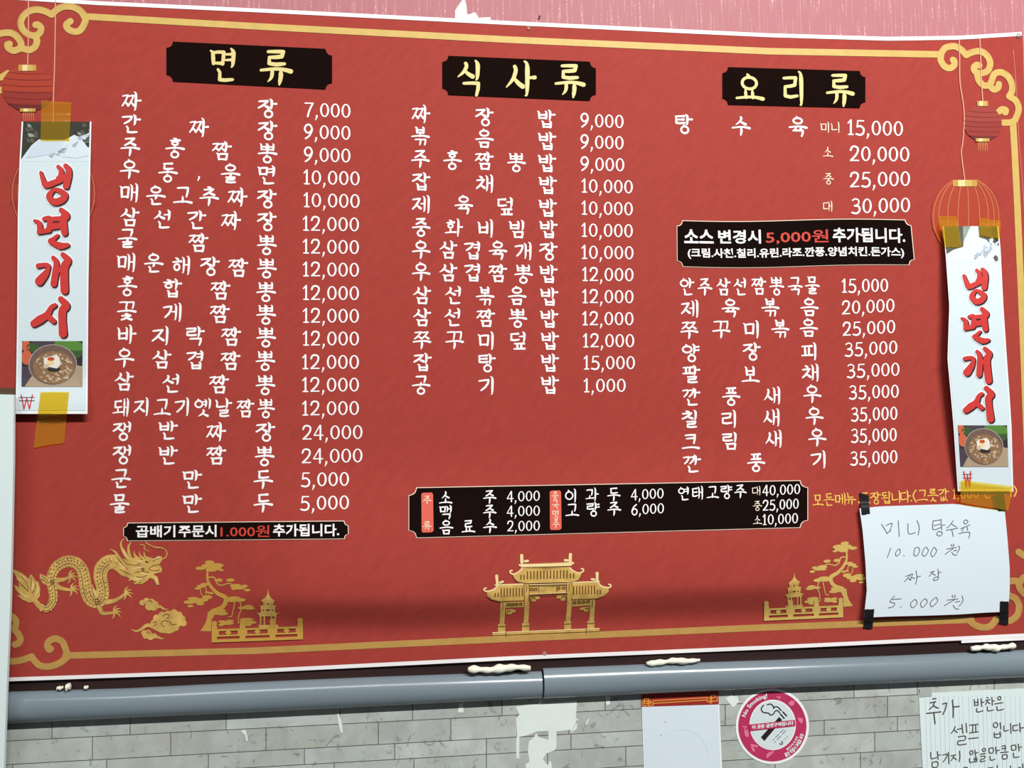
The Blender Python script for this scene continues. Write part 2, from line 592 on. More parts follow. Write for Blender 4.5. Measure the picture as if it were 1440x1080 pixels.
def syllable(ch):
    """strokes of a syllable in the unit box, y up: list of (kind, points, weight)"""
    code = ord(ch) - 0xAC00
    L, V, T = code // 588, code % 588 // 28, code % 28
    out = []

    def put(seq, box, where):
        x0, y0, x1, y1 = box
        n = len(seq)
        for k, c in enumerate(seq):
            a, b = x0 + (x1 - x0) * k / n, x0 + (x1 - x0) * (k + 1) / n
            if n > 1:
                a, b = a - .02, b + .02
            for kind, pts in J(c, where):
                out.append((kind, [(a + x * (b - a), y0 + y * (y1 - y0)) for x, y in pts], .84 if n > 1 else 1.0))
    fin = TS[T]
    wide = len(LS[L]) > 1
    tall = {0: 'a', 1: 'ae', 2: 'a', 3: 'ae', 4: 'eo', 5: 'e', 6: 'eo', 7: 'e', 20: 'i'}
    if V in tall:
        k = tall[V]
        y0, y1 = (.44, 1.02) if fin else (-.02, 1.02)
        xr = {'a': .72, 'ae': .84, 'eo': .84, 'e': .92, 'i': .80}[k]
        bar = lambda x, w=1.0, top=0.0, bot=0.0: out.append(('v', [(x - .07, y1 - top), (x + .015, y1 - top - .10), (x + .02, (y0 + y1) / 2), (x, y0 + bot + .06), (x - .045, y0 + bot)], w))
        ym = lerp(y0, y1, .52)
        if k == 'a':
            bar(xr)
            for dy in ([.0] if V == 0 else [.1, -.1]):
                out.append(('h', [(xr, ym + dy), (1.0, ym + dy + .02)], .9))
        elif k == 'ae':
            bar(.62, .85, .06, .08)
            bar(.90, .95)
            for dy in ([.0] if V == 1 else [.08, -.08]):
                out.append(('h', [(.62, ym + dy), (.90, ym + dy + .01)], .8))
        elif k == 'eo':
            bar(xr)
            for dy in ([.0] if V == 4 else [.09, -.09]):
                out.append(('h', [(.56, ym + dy), (xr, ym + dy + .02)], .85))
        elif k == 'e':
            bar(.70, .85, .06, .08)
            bar(.94, .95)
            for dy in ([.0] if V == 5 else [.08, -.08]):
                out.append(('h', [(.48, ym + dy), (.70, ym + dy + .01)], .8))
        else:
            bar(xr)
        cx1 = {'a': .60, 'ae': .50, 'eo': .54 if LS[L] != 'ㅅ' else .6, 'e': .50, 'i': .64}[k] + (.04 if wide else 0)
        put(LS[L], (.0, .50 if fin else .20, cx1, .92 if fin else .84), 'left')
        if fin:
            put(fin, (.24, -.02, .86, .34) if fin != 'ㅇ' else (.34, -.04, .80, .38), 'low')
    elif V in (8, 12, 13, 17, 18):
        if fin:
            put(LS[L], (.22 if not wide else .12, .66, .78 if not wide else .88, 1.0), 'top')
            yb = .47
        elif V in (13, 17):
            put(LS[L], (.2 if not wide else .1, .56, .8 if not wide else .9, .98), 'top')
            yb = .40
        else:
            put(LS[L], (.2 if not wide else .1, .46, .8 if not wide else .9, .96), 'top')
            yb = .12 if V != 18 else .16
        if V == 18 and not fin:
            yb = .16
        out.append(('h', [(.0, yb - .02), (.4, yb + .03), (.7, yb + .035), (1.0, yb - .02)], 1.0))
        h = .17 if fin else .36
        if V == 8:
            out.append(('p', [(.5, yb + h + (.0 if fin else -.02)), (.5, yb)], .9))
        elif V == 12:
            for x in (.36, .62):
                out.append(('p', [(x - .02, yb + h - .03), (x, yb)], .85))
        elif V == 13:
            out.append(('v', [(.5, yb), (.52, yb - h * .5), (.47, yb - (h if fin else .44))], .95))
        elif V == 17:
            out.append(('d', [(.38, yb), (.36, yb - h * .6), (.24, yb - (h if fin else .36))], .9))
            out.append(('v', [(.66, yb), (.67, yb - h * .5), (.62, yb - (h if fin else .44))], .95))
        if fin:
            put(fin, (.22, -.02, .80, .29) if fin != 'ㅇ' else (.28, -.06, .72, .31), 'low')
    else:
        lo = .30 if fin else .0
        sc = .70 if fin else 1.0
        Y = lambda y: lo + y * sc
        put(LS[L], (.08, Y(.48), .54 if not wide else .58, Y(.88)), 'top')
        up = V in (9, 10, 11)
        yb = Y(.20 if up else .34)
        out.append(('h', [(.0, yb - .02), (.35, yb + .02), (.62, yb + .03)], .85))
        if up:
            out.append(('p', [(.31, Y(.44)), (.31, yb)], .8))
        elif V != 19:
            out.append(('d', [(.32, yb), (.32, Y(.2)), (.26, Y(.06))], .85))
        x = .76
        if V in (10, 15):
            out.append(('v', [(.68, Y(.98)), (.72, Y(.9)), (.71, Y(.0))], .8))
            x = .92
        if V == 15:
            out.append(('h', [(.5, Y(.2)), (.7, Y(.2))], .7))
        out.append(('v', [(x - .05, Y(1.02)), (x + .02, Y(.92)), (x + .02, Y(.5)), (x - .02, Y(-.02))], .95))
        if V == 9:
            out.append(('h', [(x, Y(.52)), (1.0, Y(.54))], .85))
        elif V == 10:
            out.append(('h', [(.72, Y(.5)), (x, Y(.5))], .75))
        elif V == 14:
            out.append(('h', [(.56, Y(.22)), (x, Y(.23))], .75))
        if fin:
            put(fin, (.26, -.02, .86, .27), 'low')
    return out


def slope_at(py):
    return .0467 - (py - 40) * 1.005e-4


def lean_at(px):
    return (px - 600) * 6.5e-5


def write(mb, ch, cx, cy, w, h, wt=.138, hand=None, slope=None, tilt=0.0):
    """one syllable centred on (cx, cy); hand = pen width for handwriting"""
    sl = slope_at(cy) if slope is None else slope
    ln = lean_at(cx)
    for kind, pts, k in syllable(ch):
        if kind in ('d', 'r', 'o', 't', 'p') or (kind in ('h', 'v') and len(pts) > 2):
            pts = smooth(pts, 3) if kind != 'o' else pts
        q = []
        for x, y in pts:
            dx, dy = (x - .5) * w, (.5 - y) * h
            q.append((cx + dx + ln * dy + tilt * -dy, cy + dy + sl * dx))
        if hand:
            mb.stroke(q, hand)
        else:
            base = wt * (w + h) / 2
            mb.stroke(q, [p * k * base for p in PROF[kind]])


DG = {
    '1': [('h', [(.08, .80), (.32, .92), (.5, 1.0)], 0), ('s', [(.5, 1), (.5, .02)], 0), ('h', [(.14, .02), (.86, .02)], 0)],
    '2': [('s', [(.08, .74), (.2, .94), (.48, 1), (.78, .92), (.84, .70), (.62, .40), (.10, .04)], 1), ('h', [(.10, .04), (.92, .04)], 0)],
    '3': [('h', [(.12, .90), (.45, 1), (.78, .88), (.74, .64), (.36, .53)], 1), ('s', [(.36, .53), (.80, .46), (.88, .20), (.56, .0), (.08, .06)], 1)],
    '4': [('h', [(.64, 1), (.04, .30), (.98, .30)], 0), ('s', [(.70, 1), (.70, 0)], 0)],
    '5': [('h', [(.86, .97), (.24, .97), (.18, .56)], 0), ('s', [(.18, .56), (.54, .60), (.88, .40), (.80, .10), (.46, .0), (.08, .06)], 1)],
    '6': [('s', [(.80, 1), (.36, .76), (.10, .34), (.32, .02), (.70, .03), (.90, .30), (.68, .56), (.34, .54), (.12, .36)], 1)],
    '7': [('h', [(.06, .96), (.94, .96)], 0), ('s', [(.93, .96), (.55, .45), (.36, 0)], 1)],
    '9': [('s', [(.20, 0), (.64, .24), (.90, .66), (.68, .98), (.30, .97), (.10, .70), (.32, .44), (.66, .46), (.88, .64)], 1)],
}


def digits(mb, s, x0, x1, yc, h, wt=.122, yc1=None, slant=0.0):
    """a price from x0 to x1, digits h tall, centred on yc (yc1 at the right end)"""
    adv = {'1': .52, ',': .34, '.': .34}
    tot = sum(adv.get(c, .74) for c in s)
    k = (x1 - x0) / tot
    x = x0
    sl = slope_at(yc) if yc1 is None else (yc1 - yc) / (x1 - x0)
    for c in s:
        a = adv.get(c, .74) * k
        gw = a * .84
        gx = x + a * .08
        cyc = yc + sl * ((x + a / 2) - (x0 + (x1 - x0) * (0 if yc1 is not None else .5)))
        T = lambda u, v: (gx + u * gw + slant * (v - .5) * h, cyc + (.5 - v) * h + sl * (u - .5) * gw)
        if c == '0':
            n = 22
            for i in range(n):
                t0, t1 = 2 * math.pi * i / n, 2 * math.pi * (i + 1) / n
                q = []
                for t, sgn in ((t0, 1), (t1, 1), (t1, -1), (t0, -1)):
                    th = wt * h * (.62 + .48 * abs(math.cos(t)))
                    q.append(T(.5 + (.5 - .0) * math.cos(t) + sgn * -0 + (0 if sgn > 0 else -th / gw * math.cos(t)), .5 + .5 * math.sin(t) + (0 if sgn > 0 else -th / h * math.sin(t))))
                mb.poly(q)
        elif c in ',.':
            p = [T(.5, .06), T(.46, -.06), T(.2, -.24)] if c == ',' else [T(.5, .05), T(.5, .04)]
            mb.stroke(p, [wt * h * 1.2, wt * h * .4] if c == ',' else wt * h * 1.1)
        else:
            for kind, pts, cur in DG[c]:
                q = [T(*p) for p in (smooth(pts, 4) if cur else pts)]
                mb.stroke(q, wt * h * (1.05 if kind == 's' else .74))
        x += a


_TXT = bpy.data.curves.new('lettering', 'FONT')
_TOB = bpy.data.objects.new('lettering', _TXT)


def sans(mb, s, place, off=.03, lift=0.0, res=2):
    """bold sans lettering: place(u, v) maps the text's own bounding box (v down) onto the surface"""
    if _TOB.name not in COL.objects:
        COL.objects.link(_TOB)
    _TXT.body = s
    _TXT.resolution_u = res
    _TXT.offset = off
    dg = bpy.context.evaluated_depsgraph_get()
    ev = _TOB.evaluated_get(dg)
    me = ev.to_mesh()
    xs = [v.co.x for v in me.vertices]
    ys = [v.co.y for v in me.vertices]
    x0, x1, y0, y1 = min(xs), max(xs), min(ys), max(ys)
    for p in me.polygons:
        mb.face3([mb.s(*place((me.vertices[i].co.x - x0) / (x1 - x0), (y1 - me.vertices[i].co.y) / (y1 - y0)), mb.l + lift) for i in p.vertices])
    ev.to_mesh_clear()


# ------------------------------------------------------------------ setting: walls, rail
TOPLINE = [(-80, -12), (140, 2), (360, 12), (720, 30), (1080, 47), (1250, 52), (1350, 50.5), (1438, 45)]
BOTLINE = [(-80, 962), (10, 958), (360, 946), (720, 928), (1080, 913), (1440, 896), (1500, 893)]

wz = P(700, 955).z


def flat(name, x0, x1, z0, z1, y, m):
    me = bpy.data.meshes.new(name)
    me.from_pydata([(x0, y, z0), (x1, y, z0), (x1, y, z1), (x0, y, z1), (x0, y + .1, z0), (x1, y + .1, z0), (x1, y + .1, z1), (x0, y + .1, z1)], [],
                   [(0, 1, 2, 3), (5, 4, 7, 6), (1, 5, 6, 2), (4, 0, 3, 7), (3, 2, 6, 7), (4, 5, 1, 0)])
    me.materials.append(M[m])
    o = bpy.data.objects.new(name, me)
    COL.objects.link(o)
    return o


wall_back = struct(flat('wall_back', -2.2, 2.6, wz, 3.0, 0.0, 'wallpink'))
mb = MB(S_wall, .0004).use('plaster')
mb.poly([(640, 32), (640, 15), (645, 7), (650, 0), (653, -4), (656, 8), (657, 20), (660, 20), (668, 17), (673, 25), (690, 24), (690, 34)])
mb.build('torn_patch', wall_back)

# brick-print wallpaper below the rail: every stone a face of its own over the dark joint colour
wall_lower = struct(flat('wall_front_lower', -2.2, 2.6, 0.0, wz, 0.0, 'mortar'))
rng = random.Random(4)
base = lambda x, y0: y0 + (507 - y0) / 9820 * (x - 680)
courses = [(962, 984, [-40, 30, 150, 262, 370, 455, 560, 668, 770, 905, 1010, 1100, 1200, 1330, 1440, 1520]),
           (984, 1008, [-50, 73, 183, 318, 478, 580, 706, 851, 960, 1075, 1201, 1290, 1398, 1500]),
           (1008, 1039, [-30, 130, 240, 374, 532, 634, 727, 800, 912, 1020, 1120, 1248, 1350, 1460, 1520]),
           (1039, 1061, [-60, 18, 150, 293, 428, 555, 684, 803, 925, 1040, 1159, 1262, 1372, 1480]),
           (1061, 1090, [-40, 90, 205, 330, 470, 582, 684, 770, 880, 1000, 1112, 1230, 1345, 1450, 1530]),
           (1090, 1118, [-60, 60, 180, 300, 420, 560, 690, 830, 960, 1090, 1210, 1320, 1450]),
           (1118, 1142, [-40, 100, 260, 380, 500, 640, 760, 900, 1030, 1140, 1270, 1400, 1500])]
yb_ = 1142
for _ in range(20):                                        # the courses go on down the wall and to both sides
    hb = rng.choice([23, 26, 31, 35])
    js_ = [-60]
    while js_[-1] < 1450:
        js_.append(js_[-1] + rng.uniform(90, 170))
    courses.append((yb_, yb_ + hb, js_))
    yb_ += hb
for _, _, js_ in courses:
    while js_[0] > -700:
        js_.insert(0, js_[0] - rng.uniform(95, 165))
    while js_[-1] < 2300:
        js_.append(js_[-1] + rng.uniform(95, 165))
bm = MB(S_wall, .0004).use('brick')
tones = []
for y0, y1, js in courses:
    for xa, xb in zip(js, js[1:]):
        g = .55
        q = [(xa + g, base(xa, y0) + g), (xb - g, base(xb, y0) + g), (xb - g, base(xb, y1) - g), (xa + g, base(xa, y1) - g)]
        q = [S_wall(x, y, .0004) for x, y in q]
        if max(p.z for p in q) > wz + .03 or min(p.z for p in q) < .0 or q[0].x < -2.2 or q[1].x > 2.6:
            continue
        bm.face3(q)
        t = rng.uniform(.86, 1.06)
        tones.append((t, t * rng.uniform(.98, 1.01), t * rng.uniform(.95, 1.02), 1))
bo = bm.build('stone_print', wall_lower)
at = bo.data.color_attributes.new('stone', 'FLOAT_COLOR', 'CORNER')
for p, t in zip(bo.data.polygons, tones):
    for li in p.loop_indices:
        at.data[li].color = t

mb = MB(S_wall, .0009).use('plaster')
T4 = lambda ox, oy, k, pts: [(ox + x / k, oy + y / k) for x, y in pts]
mb.poly(T4(720, 810, 4, [(20, 735), (80, 725), (180, 715), (365, 700), (360, 800), (375, 805), (350, 850), (340, 880), (325, 865), (250, 875), (250, 960), (240, 980), (190, 1000),
                         (175, 1030), (190, 1055), (205, 1062), (205, 1042), (220, 1045), (228, 1100), (80, 1100), (75, 1060), (98, 1045), (88, 980), (95, 930), (125, 905), (135, 885),
                         (150, 905), (205, 922), (205, 872), (140, 875), (90, 895), (42, 905), (40, 1030), (25, 1025), (22, 930), (28, 900), (25, 840), (22, 800), (42, 780)]))
mb.build('torn_patch', wall_lower)
for pts in ([(474, 1002), (477, 1004), (481, 1018), (482, 1031), (479, 1030), (476, 1018)], [(645, 990), (651, 988), (652, 1002), (644, 1002)],
            [(338, 1028), (345, 1026), (348, 1036), (349, 1043), (346, 1041), (345, 1034)], [(850, 979), (858, 979), (858, 990), (853, 992)],
            [(826, 1012), (829, 1010), (825, 1019), (823, 1019)], [(809, 1018), (812, 1011), (811, 1025), (803, 1030)], [(1020, 982), (1028, 978), (1037, 980), (1039.5, 986), (1032, 994.5), (1029, 993)]):
    m_ = MB(S_wall, .0009).use('plaster')
    m_.poly(pts)
    m_.build('torn_chip', wall_lower)

RAILT = [(-80, 955), (10, 950), (360, 940), (720, 922), (1080, 907), (1500, 888)]


def rail_fn(u, v):
    x = lerp(-80, 1800, u)
    return (x, lerp(pl(BOTLINE, x) - 14, pl([(-80, 980), (0, 974), (360, 962), (762, 945), (1080, 931), (1440, 916), (1520, 912)], x) + 24, v))


trim = struct(sheet('trim_1', lambda x, y, l=0: P(x, y, -.006 - l), rail_fn, 24, 2, .006, 'rail', smooth_shade=False))


# ------------------------------------------------------------------ menu banner
ban = thing('menu_banner', P(720, 480, -.012), 'big red menu banner with white Korean dish names, prices and gold Chinese ornaments', 'banner')
RIGHT = [(45, 1438), (150, 1441), (300, 1450), (560, 1462), (896, 1476)]


def ban_fn(u, v):
    x = lerp(-70, 1438, u)
    t, b = pl(TOPLINE, x), pl(BOTLINE, x)
    y = lerp(t, b, v)
    return (x + u ** 8 * (pl(RIGHT, y) - 1438), y)


sheet('banner_sheet', S_banner, ban_fn, 150, 110, .0008, 'red', ban)
for nm, line, o0, o1 in (('white_hem', TOPLINE, -.2, 5.2), ('white_hem', BOTLINE, -5.2, .2)):
    mb = MB(S_banner, .0006).use('hem')
    mb.quadgrid(lambda u, v: (lerp(-70, 1437 if line is TOPLINE else 1474, u), pl(line, lerp(-70, 1437 if line is TOPLINE else 1474, u)) + lerp(o0, o1, v)), 80, 1)
    mb.build(nm, ban)
mb = MB(S_banner, .0003).use('hem')
mb.quadgrid(lambda u, v: (lerp(1352, 1474, u), pl(BOTLINE, lerp(1352, 1474, u)) + lerp(-.2, 4.2, v)), 10, 1)
mb.build('folded_hem_end', ban)
mb = MB(S_banner, .0006).use('seam')
mb.stroke([(1425, 70), (1429, 120), (1433, 200), (1439, 270), (1446, 400)], .8)
mb.build('seam_thread', ban)

GW = 9.2
for pts in ([(118, 23), (360, 37), (720, 56), (1080, 72), (1322, 76.5)], [(92, 922), (360, 915), (700, 899), (1060, 883), (1366, 871.5)],
            [(1424.5, 172), (1427, 215), (1430.5, 285), (1435.5, 400), (1441, 540), (1447, 700)]):
    mb = MB(S_banner, .0006).use('gold')
    dense = []
    for p, q in zip(pts, pts[1:]):
        n = int(max(abs(q[0] - p[0]), abs(q[1] - p[1])) / 14)
        dense += [(lerp(p[0], q[0], k / n), lerp(p[1], q[1], k / n)) for k in range(n)]
    mb.use('brass' if pts[0][1] > 700 else 'gold').stroke(dense + [pts[-1]], GW)
    mb.build('border_line', ban)

scrolls = [
    (0, 0, 6.35, [[(770, 155), (752, 215), (715, 270), (665, 283), (612, 262), (592, 222), (628, 190)],
                  [(760, 150), (715, 95), (650, 62), (575, 58), (510, 85), (462, 130)],
                  [(462, 130), (400, 100), (325, 85), (250, 105), (200, 155), (185, 210), (205, 265), (250, 305), (310, 318), (355, 295), (365, 250), (340, 222), (318, 222)],
                  [(318, 325), (330, 370), (310, 420), (265, 445), (210, 435), (180, 425)],
                  [(180, 428), (188, 385), (150, 325), (90, 293), (0, 300), (-80, 340)], [(180, 432), (125, 452), (80, 432), (66, 400), (85, 393)],
                  [(-40, 690), (10, 690), (55, 665), (68, 655)], [(-30, 800), (10, 805)]]),
    (1300, 30, 6, [[(140, 280), (138, 330), (170, 380), (215, 395), (250, 370), (252, 335), (240, 325)],
                   [(135, 280), (175, 225), (250, 210), (310, 238), (352, 285)],
                   [(352, 285), (400, 262), (470, 252), (525, 285), (555, 350), (535, 415), (480, 438), (430, 425), (418, 390), (440, 368), (462, 372)],
                   [(445, 445), (460, 500), (500, 540), (550, 540)],
                   [(550, 540), (568, 500), (590, 445), (645, 430), (705, 465), (738, 530), (738, 590), (715, 632)], [(550, 540), (585, 575), (620, 560), (628, 530)],
                   [(715, 632), (770, 670), (795, 735), (775, 810), (740, 850), (665, 855)], [(630, 760), (655, 742), (685, 750), (682, 768)]]),
    (0, 850, 7.714, [[(740, 560), (712, 490), (680, 410), (610, 372), (545, 390), (512, 440), (530, 488), (550, 480)],
                     [(735, 565), (640, 640), (520, 675), (420, 655), (345, 575)], [(345, 565), (250, 600), (150, 618), (60, 612), (-40, 600)],
                     [(60, 120), (130, 130), (175, 190), (160, 270), (195, 315), (222, 375), (200, 420), (160, 435)]]),
    (1330, 780, 7.714, [[(255, 712), (320, 765), (410, 790), (490, 770), (552, 690)], [(552, 695), (620, 712), (700, 715), (775, 655), (795, 555), (755, 475), (690, 445)],
                        [(690, 288), (775, 290), (805, 370), (860, 430)], [(790, -30), (850, 10), (900, 0)], [(800, 300), (850, 245), (900, 240)]]),
]
for ox, oy, k, strokes in scrolls:
    mb = MB(S_banner, .0009).use('gold')
    for s in strokes:
        mb.use('brass' if oy > 700 else 'gold').stroke(smooth(T4(ox, oy, k, s), 6), 9.4 if k != 6 else 9.0)
    mb.build('corner_scroll', ban)


def panel(mb, q, notch_u, notch_v, matname, lift, nx=48, top=None, bot=None):
    """plate with scooped corners on the quad q; top / bot = extra waviness (px) along u"""
    fn = bil(q)

    def prof(u):
        d = min(u, 1 - u)
        if d < notch_u:
            return notch_v * math.sqrt(max(0, 1 - (d / notch_u) ** 2))
        return 0.0
    us = sorted(set([notch_u * k / 6 for k in range(7)] + [1 - notch_u * k / 6 for k in range(7)] + [k / nx for k in range(nx + 1) if notch_u < k / nx < 1 - notch_u]))
    rows = 6
    mb.use(matname)
    for ua, ub in zip(us, us[1:]):
        for j in range(rows):
            p = []
            for u, jj in ((ua, j), (ub, j), (ub, j + 1), (ua, j + 1)):
                t = prof(u)
                v = lerp(t, 1 - t, jj / rows)
                x, y = fn(u, v)
                y += lerp(top(u) if top else 0, bot(u) if bot else 0, v)
                p.append(S_banner(x, y, mb.l + lift))
            mb.face3(p)


def grow(q, d):
    (ax, ay), (bx, by), (cx, cy), (dx, dy) = q
    return [(ax - d, ay - d), (bx + d, by - d), (cx + d, cy + d), (dx - d, dy + d)]


titles = [([(234, 58), (467, 69), (467, 126), (234, 114)], [('면', 315, 91, 36, 44), ('류', 388, 94, 42, 46)]),
          ([(622, 78), (838, 87), (838, 142), (622, 133)], [('식', 661, 109, 34, 46), ('사', 732, 110, 40, 46), ('류', 801, 113, 39, 44)]),
          ([(1016, 94), (1217, 100), (1217, 152), (1016, 147)], [('요', 1054, 124, 37, 36), ('리', 1117, 124, 31, 45), ('류', 1181, 126, 36, 43)])]
for q, ls in titles:
    mb = MB(S_banner, .0012)
    panel(mb, q, .04, .16, 'black', 0)
    tp = mb.build('title_panel', ban)
    mb = MB(S_banner, .0018).use('titlegold')
    for ch, x, y, w, h in ls:
        write(mb, ch, x, y, w, h, .142)
    mb.build('title_lettering', tp)['label'] = 'gold brush lettering'

# dish names: text, syllable centres; price
DISH = [
    ('짜장', [(185, 142), (376, 152)]), ('간짜장', [(184, 174), (280, 179), (376, 183)]), ('주홍짬뽕', [(183, 206), (246, 208), (312, 212), (376, 215)]),
    ('우동,울면', [(182, 238), (236, 242), (279, 251), (324, 244), (376, 246)]), ('매운고추짜장', [(182, 271), (219, 275), (257, 275), (294, 276), (334, 277), (375, 279)]),
    ('삼선간짜장', [(182, 305), (229, 308), (276, 309), (325, 310), (375, 311)]), ('굴짬뽕', [(179, 335), (279, 341), (375, 344)]),
    ('매운해장짬뽕', [(178, 369), (216, 370), (255, 373), (295, 374), (335, 376), (375, 377)]), ('홍합짬뽕', [(179, 402), (242, 405), (310, 408), (374, 410)]),
    ('꽃게짬뽕', [(178, 437), (242, 439), (309, 441), (374, 442)]), ('바지락짬뽕', [(178, 470), (227, 472), (274, 472), (325, 473), (374, 474)]),
    ('우삼겹짬뽕', [(175, 503), (227, 505), (275, 506), (324, 507), (373, 507)]), ('삼선짬뽕', [(174, 536), (241, 539), (308, 540), (373, 541)]),
    ('돼지고기옛날짬뽕', [(170, 573), (200, 572), (228, 573), (257, 572), (285, 573), (314, 573), (345, 574), (374, 574)]),
    ('쟁반짜장', [(172, 606), (236, 605), (304, 607), (373, 607)]), ('쟁반짬뽕', [(172, 639), (236, 640), (304, 640), (372, 641)]),
    ('군만두', [(170, 673), (270, 674), (370, 674)]), ('물만두', [(168, 708), (270, 708), (370, 707)])]
PRICE = [('7,000', 427, 494, 155), ('9,000', 426, 494, 186), ('9,000', 426, 494, 218), ('10,000', 426, 507, 250), ('10,000', 426, 507, 282), ('12,000', 425, 506, 315),
         ('12,000', 425, 506, 347), ('12,000', 425, 506, 379), ('12,000', 425, 506, 412), ('12,000', 425, 506, 444), ('12,000', 425, 506, 476), ('12,000', 424, 506, 509),
         ('12,000', 424, 506, 541), ('12,000', 424, 506, 574), ('24,000', 424, 511, 608), ('24,000', 423, 511, 641), ('5,000', 422, 492, 674), ('5,000', 421, 492, 707)]
for t, c in DISH:
    mb = MB(S_banner, .0006).use('white')
    for ch, (x, y) in zip(t, c):
        if ch == ',':
            mb.stroke([(x + 1, y - 2), (x + .6, y + .5), (x - 1, y + 3)], [2.8, 1.2])
        elif len(t) == 8:
            write(mb, ch, x, y, 22, 24)
        else:
            write(mb, ch, x, y, 25, 24.5)
    mb.build('dish_name', ban)
for t, x0, x1, y in PRICE:
    mb = MB(S_banner, .0006).use('white')
    digits(mb, t, x0, x1, y, 19.5)
    mb.build('price', ban)

DISH2 = [('짜장밥', [(592, 160), (681, 164), (768, 167)]), ('볶음밥', [(591, 191), (681, 195), (769, 198)]), ('주홍짬뽕밥', [(591, 223), (636, 225), (681, 226), (726, 228), (769, 229)]),
         ('잡채밥', [(592, 255), (682, 258), (770, 260)]), ('제육덮밥', [(592, 287), (652, 288), (711, 290), (770, 292)]), ('중화비빔밥', [(592, 319), (638, 320), (684, 321), (728, 322), (771, 322)]),
         ('우삼겹육개장', [(592, 351), (630, 351), (665, 352), (700, 352), (736, 353), (771, 353)]), ('우삼겹짬뽕밥', [(592, 382), (630, 383), (665, 383), (700, 384), (736, 385), (771, 385)]),
         ('삼선볶음밥', [(593, 415), (638, 415), (682, 416), (727, 416), (772, 417)]), ('삼선짬뽕밥', [(593, 446), (637, 446), (683, 447), (728, 447), (772, 448)]),
         ('쭈꾸미덮밥', [(593, 478), (639, 478), (685, 479), (729, 479), (773, 479)]), ('잡탕밥', [(594, 509), (684, 510), (773, 510)]), ('공기밥', [(592, 541), (685, 542), (773, 541)])]
PRICE2 = [('9,000', 815, 878, 170), ('9,000', 815, 878, 200), ('9,000', 815, 879, 231), ('10,000', 817, 891, 262), ('10,000', 817, 891, 293), ('10,000', 817, 891, 324), ('10,000', 817, 892, 355),
          ('12,000', 818, 892, 386), ('12,000', 818, 892, 417), ('12,000', 818, 892, 448), ('12,000', 819, 893, 479), ('15,000', 820, 894, 510), ('1,000', 820, 881, 542)]
for t, c in DISH2:
    mb = MB(S_banner, .0006).use('white')
    for ch, (x, y) in zip(t, c):
        write(mb, ch, x, y, 23.5, 23.5)
    mb.build('dish_name', ban)
for t, x0, x1, y in PRICE2:
    mb = MB(S_banner, .0006).use('white')
    digits(mb, t, x0, x1, y, 18.5)
    mb.build('price', ban)

mb = MB(S_banner, .0006).use('white')
for ch, x, y in (('탕', 961, 174), ('수', 1042, 177), ('육', 1122, 178)):
    write(mb, ch, x, y, 24, 25)
mb.build('dish_name', ban)
for t, x, y in (('미니', 1168, 179), ('소', 1164, 214), ('중', 1165, 251), ('대', 1164, 290)):
    mb = MB(S_banner, .0006).use('cream')
    for k, ch in enumerate(t):
        write(mb, ch, x + (k - (len(t) - 1) / 2) * 14.5, y, 13.5, 14.5, .105)
    mb.build('size_word', ban)
for t, x0, x1, y, y1 in (('15,000', 1191, 1271, 179, 181), ('20,000', 1194, 1280, 216, 217), ('25,000', 1194, 1281, 253, 251), ('30,000', 1196, 1281, 290, 288)):
    mb = MB(S_banner, .0006).use('white')
    digits(mb, t, x0, x1, y, 20.5, yc1=y1)
    mb.build('price', ban)

DISH3 = [('안주삼선짬뽕국물', [(966, 403), (991, 403), (1017, 403), (1041, 403), (1067, 402), (1092, 402), (1118, 402), (1142, 401)]), ('제육볶음', [(970, 434), (1027, 433), (1083, 432), (1138, 432)]),
         ('쭈꾸미볶음', [(969, 464), (1014, 463), (1058, 463), (1097, 462), (1137, 461)]), ('양장피', [(971, 496), (1057, 494), (1139, 494)]), ('팔보채', [(972, 526), (1055, 527), (1140, 524)]),
         ('깐풍새우', [(972, 558), (1028, 557), (1086, 556), (1142, 554)]), ('칠리새우', [(971, 589), (1026, 589), (1085, 587), (1145, 585)]), ('크림새우', [(971, 622), (1027, 620), (1088, 617), (1149, 615)]),
         ('깐풍기', [(973, 652), (1063, 650), (1152, 646)])]
PRICE3 = [('15,000', 1183, 1250, 402, 401), ('20,000', 1183, 1259, 433, 429), ('25,000', 1184, 1260, 463, 459), ('35,000', 1187, 1263, 492, 488), ('35,000', 1190, 1266, 522, 519),
          ('35,000', 1193, 1265, 552, 550), ('35,000', 1196, 1263, 583, 581), ('35,000', 1196, 1262, 613, 611), ('35,000', 1195, 1263, 645, 642)]
for t, c in DISH3:
    mb = MB(S_banner, .0006).use('white')
    for ch, (x, y) in zip(t, c):
        write(mb, ch, x, y, 18.5 if len(t) == 8 else 23, 23)
    mb.build('dish_name', ban)
for t, x0, x1, y, y1 in PRICE3:
    mb = MB(S_banner, .0006).use('white')
    digits(mb, t, x0, x1, y, 18.5, yc1=y1)
    mb.build('price', ban)


def line_on(xa, xb, ya, yb, h):
    """box map for a line of lettering: top-left (xa, ya), top-right (xb, yb), height h"""
    return lambda u, v: (lerp(xa, xb, u), lerp(ya, yb, u) + v * h)


